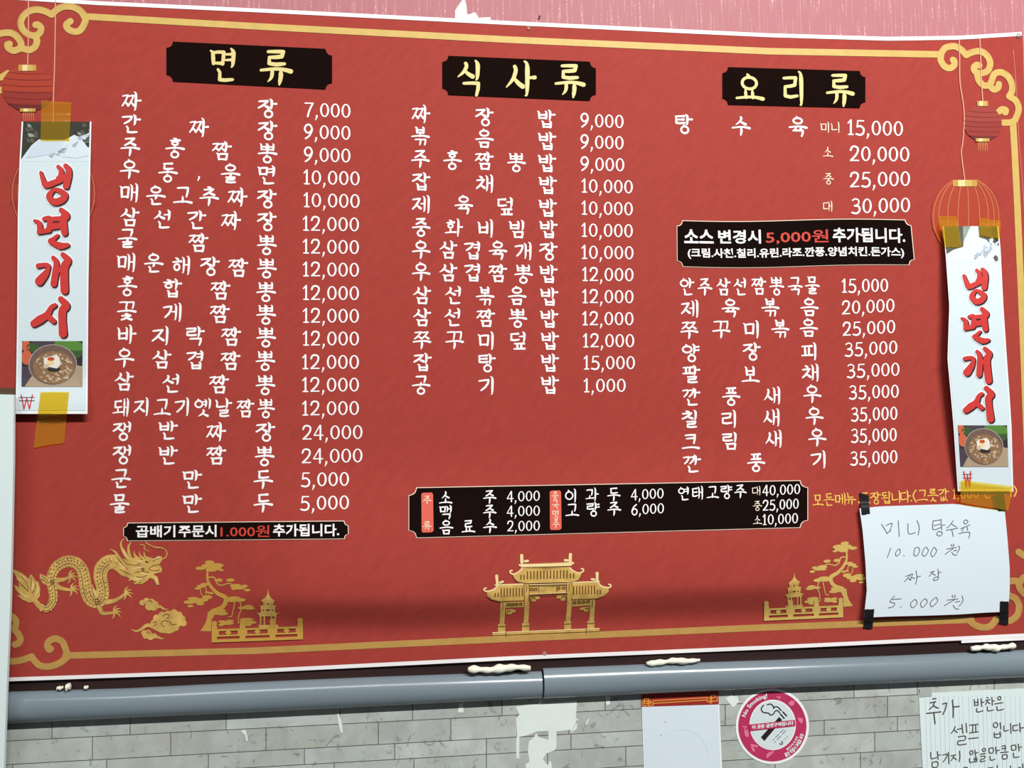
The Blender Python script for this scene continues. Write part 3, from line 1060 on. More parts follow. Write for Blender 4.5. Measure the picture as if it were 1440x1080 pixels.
# large-portion note
q = [(174.5, 736), (489, 733), (489.5, 757), (174, 760)]
mb = MB(S_banner, .0010)
panel(mb, grow(q, .9), .018, .26, 'cream', 0)
panel(mb, q, .018, .26, 'black', .0005)
npan = mb.build('note_panel', ban)
mb = MB(S_banner, .0021).use('white')
sans(mb, '곱배기', line_on(191, 246.5, 739, 738.5, 17), .022)
sans(mb, '주문시', line_on(251, 304.5, 738.5, 738, 17), .022)
sans(mb, '추가됩니다.', line_on(384, 477, 737, 736.5, 17.5), .022)
mb.use('bred')
sans(mb, '1.000원', line_on(310, 379, 739, 738.5, 16.5), .010)
mb.build('note_lettering', npan)['label'] = 'white and red bold lettering'

# sauce note
q = [(952.5, 310.5), (1280, 310), (1286, 372), (953, 374)]
wv_t = lambda u: 1.6 * math.sin(u * 2 * math.pi)
wv_b = lambda u: 1.5 * math.sin(u * 2 * math.pi) + 1.2 * math.sin(u * math.pi)
mb = MB(S_banner, .0010)
panel(mb, grow(q, .9), .024, .12, 'cream', 0, top=wv_t, bot=wv_b)
panel(mb, q, .024, .12, 'black', .0005, top=wv_t, bot=wv_b)
npan = mb.build('note_panel', ban)
mb = MB(S_banner, .0021).use('white')


def wavy(xa, xb, ya, h):
    return lambda u, v: (lerp(xa, xb, u) + (v - .5) * .6, ya + v * h + 1.3 * math.sin((lerp(xa, xb, u) - 952) / 330 * 2 * math.pi))


sans(mb, '소스', wavy(962, 1003.5, 322, 19.5), .026)
sans(mb, '변경시', wavy(1010, 1070, 322, 19.5), .026)
sans(mb, '추가됩니다.', wavy(1171, 1273, 321.5, 20.5), .026)
sans(mb, '(크림.사천.칠리.유린.라조.깐풍.양념치킨.돈가스)', wavy(967, 1271.5, 348, 15.5), .026)
mb.use('bred')
sans(mb, '5,000원', wavy(1077, 1165, 323.5, 19.5), .012)
mb.build('note_lettering', npan)['label'] = 'white and red bold lettering'

# drinks panel
q = [(575.5, 686.5), (1135.5, 676), (1135.5, 741), (575.5, 756)]
mb = MB(S_banner, .0010)
panel(mb, grow(q, .9), .0195, .15, 'cream', 0)
panel(mb, q, .0195, .15, 'black', .0005)
dp = mb.build('drinks_panel', ban)
for (x0, y0, x1, y1), chars in (((592.5, 693, 609, 748.5), [('주', 600.5, 703, 12, 11.5), ('류', 600.5, 739, 12, 11.5)]),
                                ((773, 690, 789, 745), [('중', 780.5, 697, 9.5, 11), ('국', 781, 709.5, 9.5, 11), ('명', 781.5, 723.5, 9.5, 12), ('주', 781.5, 736.5, 9.5, 12)])):
    mb = MB(S_banner, .0021).use('tagred')
    c = 2.0
    mb.poly([(x0 + c, y0), (x1 - c, y0 - .4), (x1, y0 + c), (x1 + .7, y1 - c), (x1 - c, y1), (x0 + c, y1 + .4), (x0 + .5, y1 - c), (x0, y0 + c)])
    tg = mb.build('category_tag', ban)
    mb = MB(S_banner, .0027).use('cream')
    for ch, x, y, w, h in chars:
        write(mb, ch, x, y, w, h, .10)
    mb.build('tag_lettering', tg)
for t, c, w in (('소주', [(626.5, 700), (688.5, 698.5)], 17), ('맥주', [(627, 720), (688.5, 719)], 17), ('음료수', [(627.5, 741.5), (658.5, 740.5), (689, 739.5)], 17.5),
                ('이과두', [(803.5, 697), (832.5, 695.5), (863, 695)], 17), ('고량주', [(804.5, 717.5), (833.5, 716), (863.5, 715)], 17.5),
                ('연태고량주', [(962, 694), (981, 693), (1002, 692.5), (1021, 691.5), (1041, 690.5)], 17)):
    mb = MB(S_banner, .0021).use('white')
    for ch, (x, y) in zip(t, c):
        write(mb, ch, x, y, w * (.92 if len(t) == 5 else 1), w * 1.05, .13)
    mb.build('drink_name', dp)
for t, x, y in (('대', 1063.5, 690), ('중', 1065, 711), ('소', 1065, 731.5)):
    mb = MB(S_banner, .0021).use('cream')
    write(mb, ch := t, x, y, 12, 12.5, .105)
    mb.build('size_word', dp)
for t, x0, x1, y, y1 in (('4,000', 712, 760, 698.5, 697), ('4,000', 712, 760, 719, 718), ('2,000', 712.5, 760, 740, 739), ('4,000', 886.5, 934, 696, 693.5), ('6,000', 887, 934.5, 717, 714.5),
                         ('40,000', 1071.5, 1126, 690, 687.5), ('25,000', 1072, 1124, 711, 708), ('10,000', 1072, 1123, 731, 728.5)):
    mb = MB(S_banner, .0021).use('white')
    digits(mb, t, x0, x1, y, 14.2, .115, yc1=y1)
    mb.build('price', dp)

# yellow take-away line
mb = MB(S_banner, .0006).use('yellow')
for ch, x, y in zip('모든메뉴', (1150, 1165.5, 1181.5, 1195.5), (703.5, 702.5, 701.8, 701)):
    write(mb, ch, x, y, 14.5, 16.5, .115, slope=-.03)
mb.stroke([(1207.6, 706.4), (1208, 706.4)], 2.2)
for ch, x, y in zip('포장됩니다', (1215.5, 1231, 1246.5, 1260.5, 1273), (700.5, 700.2, 699.5, 698.8, 698.2)):
    write(mb, ch, x, y, 14.5, 16.5, .115, slope=-.03)
mb.stroke([(1281.4, 704.2), (1281.8, 704.2)], 2.0)
mb.stroke(smooth([(1288, 689), (1284, 697), (1288.5, 706)]), 1.6)
for ch, x, y in zip('그릇값', (1297, 1311.5, 1326.5), (697.2, 696.4, 695.6)):
    write(mb, ch, x, y, 14.5, 17, .115, slope=-.03)
digits(mb, '1,000', 1339, 1377, 694.6, 14, .10, yc1=693.2)
write(mb, '원', 1387.5, 692.5, 13, 15, .11, slope=-.03)
for ch, x in zip('추가', (1404.5, 1418.5)):
    write(mb, ch, x, 691.5, 13, 15, .11, slope=-.03)
mb.stroke(smooth([(1426, 683.5), (1429.5, 690), (1426.3, 698)]), 1.7)
mb.build('takeaway_line', ban)['label'] = 'thin yellow lettering'


# lanterns printed on the banner
def lantern(cx, cy, rx, ry, cords, cap, foot, bands, tassel=None, ribs=None, clip=None, name='printed_lantern'):
    mb = MB(S_banner, .0014)
    n = len(bands)
    N = 16
    inside = lambda x: min(x, clip) if clip else x
    for k, mname in enumerate(bands):
        mb.use(mname)
        y0, y1 = -1 + 2 * k / n, -1 + 2 * (k + 1) / n
        for i in range(N):
            q = []
            for s, yy in ((i / N, y0), ((i + 1) / N, y0), ((i + 1) / N, y1), (i / N, y1)):
                hw = math.sqrt(max(0.0, 1 - (yy * .93) ** 2)) if abs(yy) < 1 else .36
                x = (s * 2 - 1) * hw
                q.append((inside(cx + x * rx), cy + yy * ry + .07 * ry * (1 - x * x) * 0 + .03 * ry * x))
            mb.poly(q)
    o = mb.build(name, ban)
    rb = MB(S_banner, .0019).use('lan_o' if ribs else 'lan_b')
    if ribs:
        for t in ribs:
            pts = []
            for k in range(13):
                yy = -1 + 2 * k / 12
                hw = math.sqrt(max(0.02, 1 - (yy * .93) ** 2))
                pts.append((cx + t * rx * hw, cy + yy * ry))
            rb.stroke(pts, 1.0)
    else:
        for k in range(1, n):
            yy = -1 + 2 * k / n
            hw = math.sqrt(max(0.02, 1 - (yy * .93) ** 2)) * .98
            pts = [(inside(cx + (j / 10 * 2 - 1) * hw * rx), cy + yy * ry + .05 * ry * (1 - (j / 5 - 1) ** 2) + .03 * ry * (j / 5 - 1)) for j in range(11)]
            rb.stroke(pts, [.5, 1.1, 1.1, .5])
    rb.build('lantern_ribs', o)
    for nm, spec in (('lantern_cap', cap), ('lantern_foot', foot)):
        if spec:
            x0, x1, ya, yb = spec
            c = MB(S_banner, .0022)
            for k, mn in enumerate(('gold3', 'goldp', 'gold', 'gold3')):
                c.use(mn)
                xa, xb = lerp(x0, x1, (0, .22, .5, .8)[k]), lerp(x0, x1, (.22, .5, .8, 1)[k])
                c.poly([(xa, ya), (xb, ya), (xb, yb), (xa, yb)])
            c.build(nm, o)
    for pts in cords:
        c = MB(S_banner, .0016).use('string')
        c.stroke(smooth(pts, 6), 1.5)
        c.build('lantern_string', o)
    if tassel:
        x0, x1, ya, yb = tassel
        c = MB(S_banner, .0008).use('lan_o')
        for k in range(6):
            x = lerp(x0, x1, k / 5)
            c.stroke([(x, ya), (x + .3, yb)], [1.6, .6])
        c.build('lantern_tassel', o)
    return o


lantern(38.5, 124, 36.5, 31, [[(40, -3), (40, 40), (39, 92)]], (26, 51, 91, 99.5), (28, 50, 152.5, 157), ['lan_a', 'lan_a', 'lan_a', 'lan_a', 'lan_b', 'lan_b', 'lan_c'], (33, 47, 157, 170))
lantern(75, 272, 61, 62, [[(78, 1), (77.5, 50), (76.5, 100), (75, 142), (75, 208)]], None, None, ['lan_b', 'lan_b', 'lan_d', 'lan_b', 'lan_b'], None, ribs=[-.95, -.82, -.6, -.3, 0, .3, .6, .82, .95])
lantern(1382, 173.5, 27, 24, [[(1378, 55), (1379, 80), (1380, 110), (1382, 142)]], (1374, 1389.5, 142, 149), (1372, 1391.5, 194.5, 199), ['lan_d', 'lan_d', 'lan_d', 'lan_b', 'lan_b', 'lan_b', 'lan_c'], (1376, 1388, 199, 213))
lantern(1358, 305, 49, 52, [[(1349, 55), (1349.5, 80), (1350, 115), (1354.5, 145), (1356, 168), (1354, 200), (1352, 215), (1355, 240), (1357, 254)]], (1340, 1374, 253, 262), None,
        ['lan_a', 'lan_a', 'lan_a', 'lan_a', 'lan_a', 'lan_b'], None, ribs=[-.93, -.78, -.52, -.22, .08, .4, .65, .82, .95])


# ------------------------------------------------------------------ gold ornaments printed along the banner's foot
def tr(o, k, pts):
    return [(o[0] + x / k, o[1] + y / k) for x, y in pts]


# dragon
D = ((0, 750), 6.0)
mb = MB(S_banner, .0008).use('gold2')
mb.poly(tr(*D, [(95, 308), (130, 310), (185, 335), (245, 385), (252, 350), (268, 350), (300, 400), (325, 410), (340, 470), (335, 530), (300, 575), (245, 585), (190, 560), (140, 520), (175, 525), (130, 470),
                (118, 435), (165, 455), (150, 400), (125, 345)]))
body = [(272, 520), (300, 575), (345, 620), (395, 630), (435, 595), (450, 530), (438, 450), (432, 370), (470, 290), (530, 248), (590, 235), (650, 255), (695, 310), (712, 380), (722, 460), (745, 540), (790, 580), (840, 575), (868, 520),
        (862, 440), (845, 370), (855, 300), (900, 250), (960, 240), (1010, 265), (1060, 310)]
bp = smooth(tr(*D, body), 5)
mb.stroke(bp, [5, 8, 11.5, 12.5, 13, 15, 16.5, 16.5, 17, 17, 16, 17, 18.5, 20, 20, 19])
legs = [([(480, 395), (530, 390), (585, 370)], [(585, 370)]), ([(470, 440), (520, 465), (600, 478)], [(600, 478)]), ([(890, 580), (960, 570), (1010, 545), (1055, 510)], [(1055, 510)]),
        ([(830, 600), (845, 640), (870, 675), (960, 668)], [(960, 668)])]
for pts, (tip,) in legs:
    mb.stroke(smooth(tr(*D, pts), 4), [7.5, 5.5, 4.5, 3.2])
    for ang in (-75, -40, -8, 25, 95):
        r = 62 if ang != 95 else 50
        a = math.radians(ang - 10)
        mb.stroke(smooth(tr(*D, [tip, (tip[0] + r * .6 * math.cos(a), tip[1] + r * .6 * math.sin(a)), (tip[0] + r * 1.1 * math.cos(a + .35), tip[1] + r * 1.1 * math.sin(a + .35))]), 3), [2.8, 2.2, .5])
mb.poly(tr(*D, [(335, 340), (400, 365), (470, 380), (490, 420), (450, 455), (400, 440), (360, 420), (335, 380)]))
mb.poly(tr(*D, [(775, 425), (800, 475), (850, 500), (875, 560), (850, 610), (790, 610), (745, 570), (735, 520), (760, 470)]))
dragon = mb.build('printed_dragon', ban)
mb = MB(S_banner, .0012).use('gold2')                                       # head, over the neck
mb.poly(tr(*D, [(1000, 300), (1040, 230), (1110, 205), (1160, 205), (1200, 225), (1255, 200), (1275, 205), (1300, 215), (1335, 190), (1365, 195), (1368, 225), (1345, 262), (1310, 268), (1350, 270), (1368, 300), (1362, 330),
                (1330, 335), (1295, 345), (1330, 370), (1345, 435), (1320, 435), (1300, 390), (1265, 375), (1240, 400), (1200, 415), (1160, 410), (1110, 395), (1080, 375), (1040, 350)]))
for s, w in (([(1120, 235), (1075, 200), (1030, 130), (1020, 80), (1045, 45)], [6, 6, 4.5, 3, 1]), ([(1100, 200), (1085, 150), (1085, 110), (1105, 75)], [4, 4, 3, 1]),
             ([(1080, 245), (1010, 215), (975, 160), (930, 135)], [7, 5, 3.5, 1.2]), ([(1060, 300), (1010, 270), (965, 210), (935, 180)], [6, 4, 3, 1]),
             ([(1180, 215), (1140, 190), (1130, 150)], [3.5, 3, .8]), ([(1215, 215), (1185, 190), (1175, 155)], [3.5, 2.6, .8]), ([(1245, 210), (1220, 190), (1215, 155)], [3.2, 2.4, .8]),
             ([(1345, 225), (1395, 205), (1408, 160), (1370, 125), (1300, 115), (1240, 85), (1228, 72)], [1.3, 1.5, 1.6, 1.2]), ([(1255, 150), (1220, 135), (1215, 100), (1185, 95)], [1.2, 1.3, 1.2]),
             ([(1110, 380), (1090, 400), (1100, 385)], [3, 2, 1]), ([(1165, 405), (1145, 425), (1130, 410)], [3, 2, 1]), ([(1240, 390), (1190, 425), (1155, 410)], [3, 2, 1])):
    mb.stroke(smooth(tr(*D, s), 4), w)
mb.build('dragon_head', dragon)
mb = MB(S_banner, .0017).use('golddark')                                    # drawn lines: scales, belly plates, fins, face
for i in range(12, len(bp) - 12, 2):
    (x0, y0), (x1, y1) = bp[i], bp[i + 1]
    d = math.hypot(x1 - x0, y1 - y0) or 1
    tx, ty = (x1 - x0) / d, (y1 - y0) / d
    nx, ny = -ty, tx
    for o_ in (-4.2, -1.0):
        cx, cy = x0 + nx * o_ + tx * (1 if o_ < -2 else 2.4), y0 + ny * o_ + ty * (1 if o_ < -2 else 2.4)
        mb.stroke([(cx - nx * 1.2 - tx, cy - ny * 1.2 - ty), (cx + tx * .5, cy + ty * .5), (cx + nx * 1.2 - tx, cy + ny * 1.2 - ty)], .55)
for i in range(12, len(bp) - 14):
    (x0, y0), (x1, y1) = bp[i], bp[i + 1]
    d = math.hypot(x1 - x0, y1 - y0) or 1
    nx, ny = -(y1 - y0) / d, (x1 - x0) / d
    mb.poly([(x0 + nx * 2.9, y0 + ny * 2.9), (x1 + nx * 2.9, y1 + ny * 2.9), (x1 + nx * 3.5, y1 + ny * 3.5), (x0 + nx * 3.5, y0 + ny * 3.5)])
    if i % 2 == 0:
        mb.stroke([(x0 + nx * 3.2, y0 + ny * 3.2), (x0 + nx * 7.4, y0 + ny * 7.4)], .45)
for s in ([(180, 360), (225, 420), (240, 470)], [(150, 400), (200, 450), (240, 490)], [(265, 370), (262, 420), (255, 480)], [(300, 430), (290, 480), (270, 500)], [(350, 360), (390, 385), (400, 410)],
          [(345, 385), (375, 400), (395, 425)], [(775, 450), (785, 500), (800, 540)], [(755, 490), (770, 530), (790, 560)],
          [(1020, 200), (1060, 250), (1100, 265)], [(985, 195), (1030, 260), (1080, 300)], [(1010, 300), (1060, 330), (1100, 345)], [(1140, 330), (1200, 320), (1260, 330)], [(1100, 260), (1140, 270), (1180, 255)],
          [(1225, 240), (1250, 250), (1262, 230)], [(1330, 262), (1290, 275), (1255, 300), (1300, 315), (1345, 310)], [(1290, 235), (1320, 215), (1340, 215)], [(1150, 365), (1200, 370), (1240, 350)]):
    mb.stroke(smooth(tr(*D, s), 3), .7)
for c, r in (((437, 408), 22), ((822, 573), 30), ((1235, 238), 9), ((1205, 300), 14)):
    sp = [(c[0] + r * (1 - t * .1) * math.cos(t * 1.1), c[1] + r * (1 - t * .1) * math.sin(t * 1.1)) for t in range(9)]
    mb.stroke(smooth(tr(*D, sp), 3), .9)
mb.build('dragon_line_work', dragon)
mb = MB(S_banner, .0015).use('goldp')                                       # pale glints on the tail, back, mane and snout
for i in range(10, len(bp) - 10, 3):
    (x0, y0), (x1, y1) = bp[i], bp[i + 2]
    d = math.hypot(x1 - x0, y1 - y0) or 1
    nx, ny = -(y1 - y0) / d, (x1 - x0) / d
    mb.stroke([(x0 - nx * 2.6, y0 - ny * 2.6), (x1 - nx * 2.6, y1 - ny * 2.6)], [.5, 1.5, .5])
    mb.stroke([(x0 + nx * 5.2, y0 + ny * 5.2), (x1 + nx * 5.2, y1 + ny * 5.2)], [.4, 1.1, .4])
for q_ in ([(140, 325), (200, 380), (235, 450)], [(265, 400), (280, 440), (270, 480)], [(310, 420), (320, 480), (290, 540)], [(160, 490), (210, 530), (250, 545)], [(350, 365), (400, 385), (450, 400)],
           [(775, 460), (800, 510), (815, 540)], [(990, 230), (1040, 280), (1090, 300)], [(1040, 140), (1060, 190), (1100, 225)], [(1290, 225), (1330, 205), (1350, 210)], [(1110, 300), (1170, 290), (1220, 280)],
           [(1100, 370), (1160, 385), (1220, 375)], [(1180, 320), (1215, 345), (1260, 345)], [(1310, 360), (1325, 400), (1335, 425)], [(1140, 230), (1180, 235), (1215, 250)]):
    mb.stroke(smooth(tr(*D, q_), 4), [.4, 1.6, .4])
mb.build('dragon_glints', dragon)

# clouds beside the dragon
C = ((0, 750), 6.0)


def cloud(blobs, tail, curls):
    mb = MB(S_banner, .0008).use('gold2')
    for x, y, r in blobs:
        mb.poly(disc_pts(*tr(*C, [(x, y)])[0], r / 6, 14))
    for t, w in tail:
        mb.stroke(smooth(tr(*C, t), 5), w)
    o = mb.build('printed_cloud', ban)
    mb = MB(S_banner, .0014).use('golddark')
    for c in curls:
        mb.stroke(smooth(tr(*C, c), 4), .8)
    mb.build('cloud_curl_lines', o)


cloud([(1200, 585, 24), (1235, 570, 26), (1275, 585, 34), (1310, 600, 28), (1260, 615, 36), (1300, 625, 28)], [([(1300, 625), (1350, 618), (1385, 640), (1415, 638)], [7, 4, 3, .8])], [[(1245, 575), (1270, 565), (1285, 585)]])
cloud([(1322, 715, 30), (1302, 758, 32), (1368, 696, 34), (1418, 684, 32), (1468, 672, 32), (1508, 692, 32), (1536, 722, 30), (1548, 758, 28), (1450, 735, 50), (1400, 755, 52), (1350, 765, 44), (1495, 750, 44), (1430, 800, 36), (1480, 795, 30)],
      [([(1440, 800), (1360, 800), (1290, 785), (1240, 775), (1190, 810), (1150, 825), (1110, 812)], [12, 14, 9, 5, 4.5, 3, 1]), ([(1490, 780), (1440, 825), (1370, 830), (1310, 810)], [8, 6, 4, 2])],
      [[(1300, 780), (1322, 765), (1312, 745), (1292, 755)], [(1375, 700), (1400, 680), (1425, 690), (1420, 715), (1400, 712)], [(1385, 790), (1360, 760), (1385, 735), (1420, 745)], [(1430, 740), (1450, 770), (1490, 765)]])
cloud([(1215, 840, 24), (1250, 840, 26), (1230, 865, 26), (1270, 870, 30), (1300, 865, 22)], [([(1290, 870), (1330, 875), (1360, 888), (1382, 885)], [6, 4, 3, .8])], [[(1235, 835), (1255, 830), (1262, 850)]])

# pine, pagoda and balustrade: one drawing, mirrored and a little smaller at the right end
K = ((240, 760), 7.2)


def garden(f):
    g = lambda pts: [f(x, y) for x, y in tr(*K, pts)]
    k = abs(f(1, 0)[0] - f(0, 0)[0])
    mb = MB(S_banner, .0008).use('gold3' if k > .95 else 'gold')

    def ell(x, y, a, b):
        mb.poly(g([(x + a * math.cos(t * math.pi / 8), y + b * math.sin(t * math.pi / 8)) for t in range(16)]))
    mb.poly(g([(300, 918), (345, 850), (375, 770), (400, 735), (440, 745), (415, 800), (410, 920)]))
    for s, w in (([(400, 770), (430, 720), (500, 690), (545, 650), (560, 600), (545, 570), (480, 540), (425, 490), (385, 430), (370, 380), (375, 310)], [9, 7, 6, 6.5, 6, 5, 4, 3, 2.6]),
                 ([(560, 620), (590, 590), (640, 580)], [5, 4]), ([(375, 375), (440, 375), (465, 430), (510, 455), (590, 435), (650, 460)], [2.2, 2, 1.7, 1.6]), ([(420, 535), (385, 530), (360, 520)], [3.4, 2.5]),
                 ([(345, 455), (360, 500), (355, 540)], [1.2, 1.4]), ([(300, 480), (305, 530), (320, 560)], [1.2, 1.4]), ([(650, 620), (635, 700), (615, 770), (580, 770)], [1.7, 1.3]), ([(700, 620), (715, 690), (690, 760), (685, 840)], [1.7, 1.4]),
                 ([(385, 440), (350, 440), (320, 450)], [2.5, 2])):
        mb.stroke(smooth(g(s), 4), [x * k for x in w])
    for e in ((395, 222, 48, 20), (370, 262, 60, 26), (440, 275, 75, 28), (470, 252, 68, 22), (300, 282, 50, 18), (410, 300, 60, 18), (510, 300, 28, 11), (490, 402, 36, 18), (603, 402, 42, 18), (660, 462, 60, 22), (700, 478, 60, 20),
              (750, 462, 30, 14), (640, 490, 30, 12), (775, 503, 32, 14), (345, 445, 45, 16), (310, 465, 48, 16), (270, 488, 30, 12), (230, 590, 60, 18), (190, 625, 60, 20), (280, 610, 70, 26), (300, 640, 40, 18), (200, 665, 32, 12),
              (370, 575, 50, 22), (340, 600, 40, 20), (650, 590, 60, 24), (700, 603, 62, 20), (620, 610, 50, 16), (720, 685, 40, 14), (785, 672, 50, 20), (800, 688, 54, 16), (480, 710, 80, 22), (440, 735, 70, 20), (520, 740, 60, 20),
              (520, 822, 40, 14), (570, 838, 70, 18), (600, 815, 40, 12), (510, 855, 30, 12), (770, 800, 70, 16), (800, 830, 70, 18), (780, 855, 40, 12)):
        ell(*e)
    pine = mb.build('printed_pine', ban)
    mb = MB(S_banner, .0013).use('gold2')
    mb.poly(g([(985, 485), (993, 545), (1010, 575), (1040, 600), (1055, 605), (1050, 615), (915, 615), (912, 605), (930, 600), (965, 570), (978, 545)]))
    for ya, yb, x0, x1, e in ((615, 632, 930, 1045, 0), (632, 650, 935, 1040, 0), (648, 672, 890, 1082, 20), (672, 700, 910, 1060, 0), (700, 722, 915, 1055, 0), (722, 748, 865, 1105, 22), (748, 770, 895, 1072, 0)):
        if e:
            mb.poly(g([(x0, ya + 14), (x0 + 30, ya + 14), (x0 + 55, ya - 4), (x1 - 55, ya - 4), (x1 - 30, ya + 14), (x1, ya + 14), (x1 - 25, yb), (x0 + 25, yb)]))
        else:
            mb.poly(g([(x0, ya), (x1, ya), (x1, yb), (x0, yb)]))
    for x in (910, 948, 1020, 1058):
        mb.stroke(g([(x, 765), (x, 860)]), 1.9 * k)
    mb.poly(g([(890, 855), (1090, 855), (1090, 895), (890, 895)]))
    pg = mb.build('printed_pagoda', ban)
    mb = MB(S_banner, .0018).use('golddark')
    for x, y, a, b in ((985, 640, 14, 6), (945, 640, 6, 5), (1025, 640, 6, 5), (985, 705, 22, 8), (940, 705, 8, 6), (1030, 705, 8, 6)):
        mb.poly(g([(x + a * math.cos(t * math.pi / 5), y + b * math.sin(t * math.pi / 5)) for t in range(10)]))
    mb.build('pagoda_openings', pg)
    mb = MB(S_banner, .0020).use('gold3' if k > .95 else 'gold')
    L = lambda x, y: y - .035 * (x - 415)
    R = lambda x0, y0, x1, y1: mb.poly(g([(x0, L(x0, y0)), (x1, L(x1, y0)), (x1, L(x1, y1)), (x0, L(x0, y1))]))
    R(415, 900, 1340, 922)
    R(415, 960, 1340, 978)
    R(415, 1004, 1340, 1034)
    for a, b in ((415, 470), (697, 757), (1000, 1062), (1283, 1340)):
        R(a, 870, b, 1034)
        R(a + 4, 842, b - 4, 872)
        c = g([((a + b) / 2, L((a + b) / 2, 842))])[0]
        mb.poly(disc_pts(c[0], c[1], (b - a) / 14.4 * k, 10))
    for a, b in ((470, 697), (757, 1000), (1062, 1283)):
        m_ = (a + b) / 2
        R(m_ - 14, 915, m_ + 14, 965)
        R(a, 915, a + 18, 965)
        R(b - 18, 915, b, 965)
        for s in (-1, 1):
            ell(m_ + s * 16, L(m_, 940), 14, 14)
    mb.build('printed_balustrade', ban)


garden(lambda x, y: (x, y))
garden(lambda x, y: (1185.7 - (x - 297.5) * .865, 868 + (y - (903.5 - .035 * (x - 297.5))) * .92 + (x - 297.5) * .039))

# gate
G = ((670, 770), 7.2)
g = lambda pts: tr(*G, pts)
mb = MB(S_banner, .0008).use('gold2')
for s in ([(270, 545), (262, 700), (256, 780)], [(508, 370), (512, 560), (500, 770)], [(940, 355), (942, 560), (925, 760)], [(1178, 520), (1172, 660), (1162, 750)]):
    mb.stroke(smooth(g(s), 4), 6.6, caps=False)
for q in ([(218, 775), (293, 772), (293, 860), (218, 862)], [(460, 768), (534, 765), (534, 850), (460, 852)], [(888, 750), (958, 747), (958, 832), (888, 835)], [(1122, 745), (1196, 742), (1196, 828), (1122, 830)],
          [(163, 858), (1245, 815), (1245, 862), (163, 908)], [(535, 372), (915, 362), (915, 460), (535, 480)], [(295, 555), (480, 545), (480, 602), (295, 612)], [(968, 528), (1150, 520), (1150, 585), (968, 598)]):
    mb.poly(g(q))
for q in ([(545, 490), (605, 485), (640, 495), (640, 520), (605, 525), (600, 545), (548, 548)], [(812, 482), (850, 478), (912, 474), (912, 535), (858, 538), (850, 515), (812, 515)],
          [(300, 628), (360, 622), (395, 632), (395, 655), (360, 660), (355, 675), (300, 678)], [(1045, 610), (1085, 602), (1145, 598), (1145, 645), (1090, 650), (1085, 632), (1045, 632)]):
    mb.poly(g(q))
gate = mb.build('printed_gate', ban)
for rf in ([(470, 205), (935, 195), (960, 225), (1010, 258), (1060, 262), (1060, 290), (1030, 330), (960, 350), (500, 362), (420, 345), (380, 310), (368, 275), (420, 262), (450, 235)],
           [(215, 388), (478, 372), (480, 535), (230, 545), (150, 525), (110, 490), (105, 455), (160, 440), (195, 415)],
           [(962, 358), (1225, 348), (1250, 380), (1300, 412), (1340, 415), (1338, 450), (1290, 490), (1220, 515), (965, 525)]):
    mb = MB(S_banner, .0013).use('gold2')
    mb.poly(g(rf))
    mb.build('gate_roof', gate)
mb = MB(S_banner, .0015).use('goldp')                                       # ridges, upturned tips, finials, light edges
for s, w in (([(440, 178), (978, 158)], 3.4), ([(455, 192), (960, 178)], 2.0), ([(465, 210), (430, 245), (385, 268), (350, 262), (340, 240), (360, 232)], 2.2), ([(945, 205), (985, 240), (1040, 258), (1080, 240), (1080, 218), (1062, 215)], 2.2),
             ([(190, 380), (478, 370)], 2.0), ([(210, 392), (175, 425), (120, 442), (85, 438), (78, 418), (98, 410)], 2.2), ([(965, 355), (1243, 345)], 2.0), ([(1230, 352), (1265, 390), (1320, 405), (1355, 400), (1360, 380), (1340, 372)], 2.2),
             ([(460, 150), (458, 95)], 4.4), ([(950, 140), (950, 85)], 4.4), ([(212, 370), (205, 300)], 4.0), ([(1222, 340), (1222, 270)], 4.0),
             ([(490, 140), (520, 135)], 3.4), ([(925, 130), (895, 128)], 3.4), ([(240, 355), (268, 345)], 3.2), ([(1195, 325), (1168, 320)], 3.2),
             ([(163, 862), (1245, 820)], 1.2), ([(535, 376), (915, 366)], 1.2), ([(535, 472), (915, 455)], 1.2)):
    mb.stroke(smooth(g(s), 4), w)
for x, y in ((458, 82), (952, 72), (205, 290), (1222, 262)):
    mb.poly(disc_pts(*g([(x, y)])[0], 2.4, 10))
mb.build('gate_ridges', gate)
mb = MB(S_banner, .0018).use('golddark')                                    # tile grooves and fretwork
for i in range(17):
    t = i / 16
    x = lerp(450, 985, t)
    h = 70 if 1 < i < 15 else 30
    y = lerp(285, 272, t)
    mb.stroke(g([(x, y - h / 2 - (6 if h > 50 else -10)), (x, y + 34)]), 1.55)
for x0, x1, ya, yb, rev in ((190, 465, 455, 450, 0), (985, 1255, 430, 425, 1)):
    for i in range(10):
        t = i / 9
        x = lerp(x0, x1, t)
        e = i if not rev else 9 - i
        h = 76 if e > 1 else 30
        y = lerp(ya, yb, t)
        mb.stroke(g([(x, y - h / 2 + (0 if h > 50 else 22)), (x, y + 38)]), 1.5)
for i in range(13):
    mb.stroke(g([(lerp(540, 880, i / 12), lerp(178, 170, i / 12)), (lerp(540, 880, i / 12), lerp(190, 182, i / 12))]), 1.1)
for x, y in ((560, 425), (600, 425), (835, 412), (885, 410), (325, 580), (365, 578), (405, 576), (450, 574), (995, 560), (1040, 556), (1085, 553), (1130, 550)):
    mb.stroke(smooth(g([(x - 12, y + 12), (x - 14, y - 10), (x + 12, y - 12), (x + 10, y + 10), (x - 2, y + 4)]), 3), 1.1)
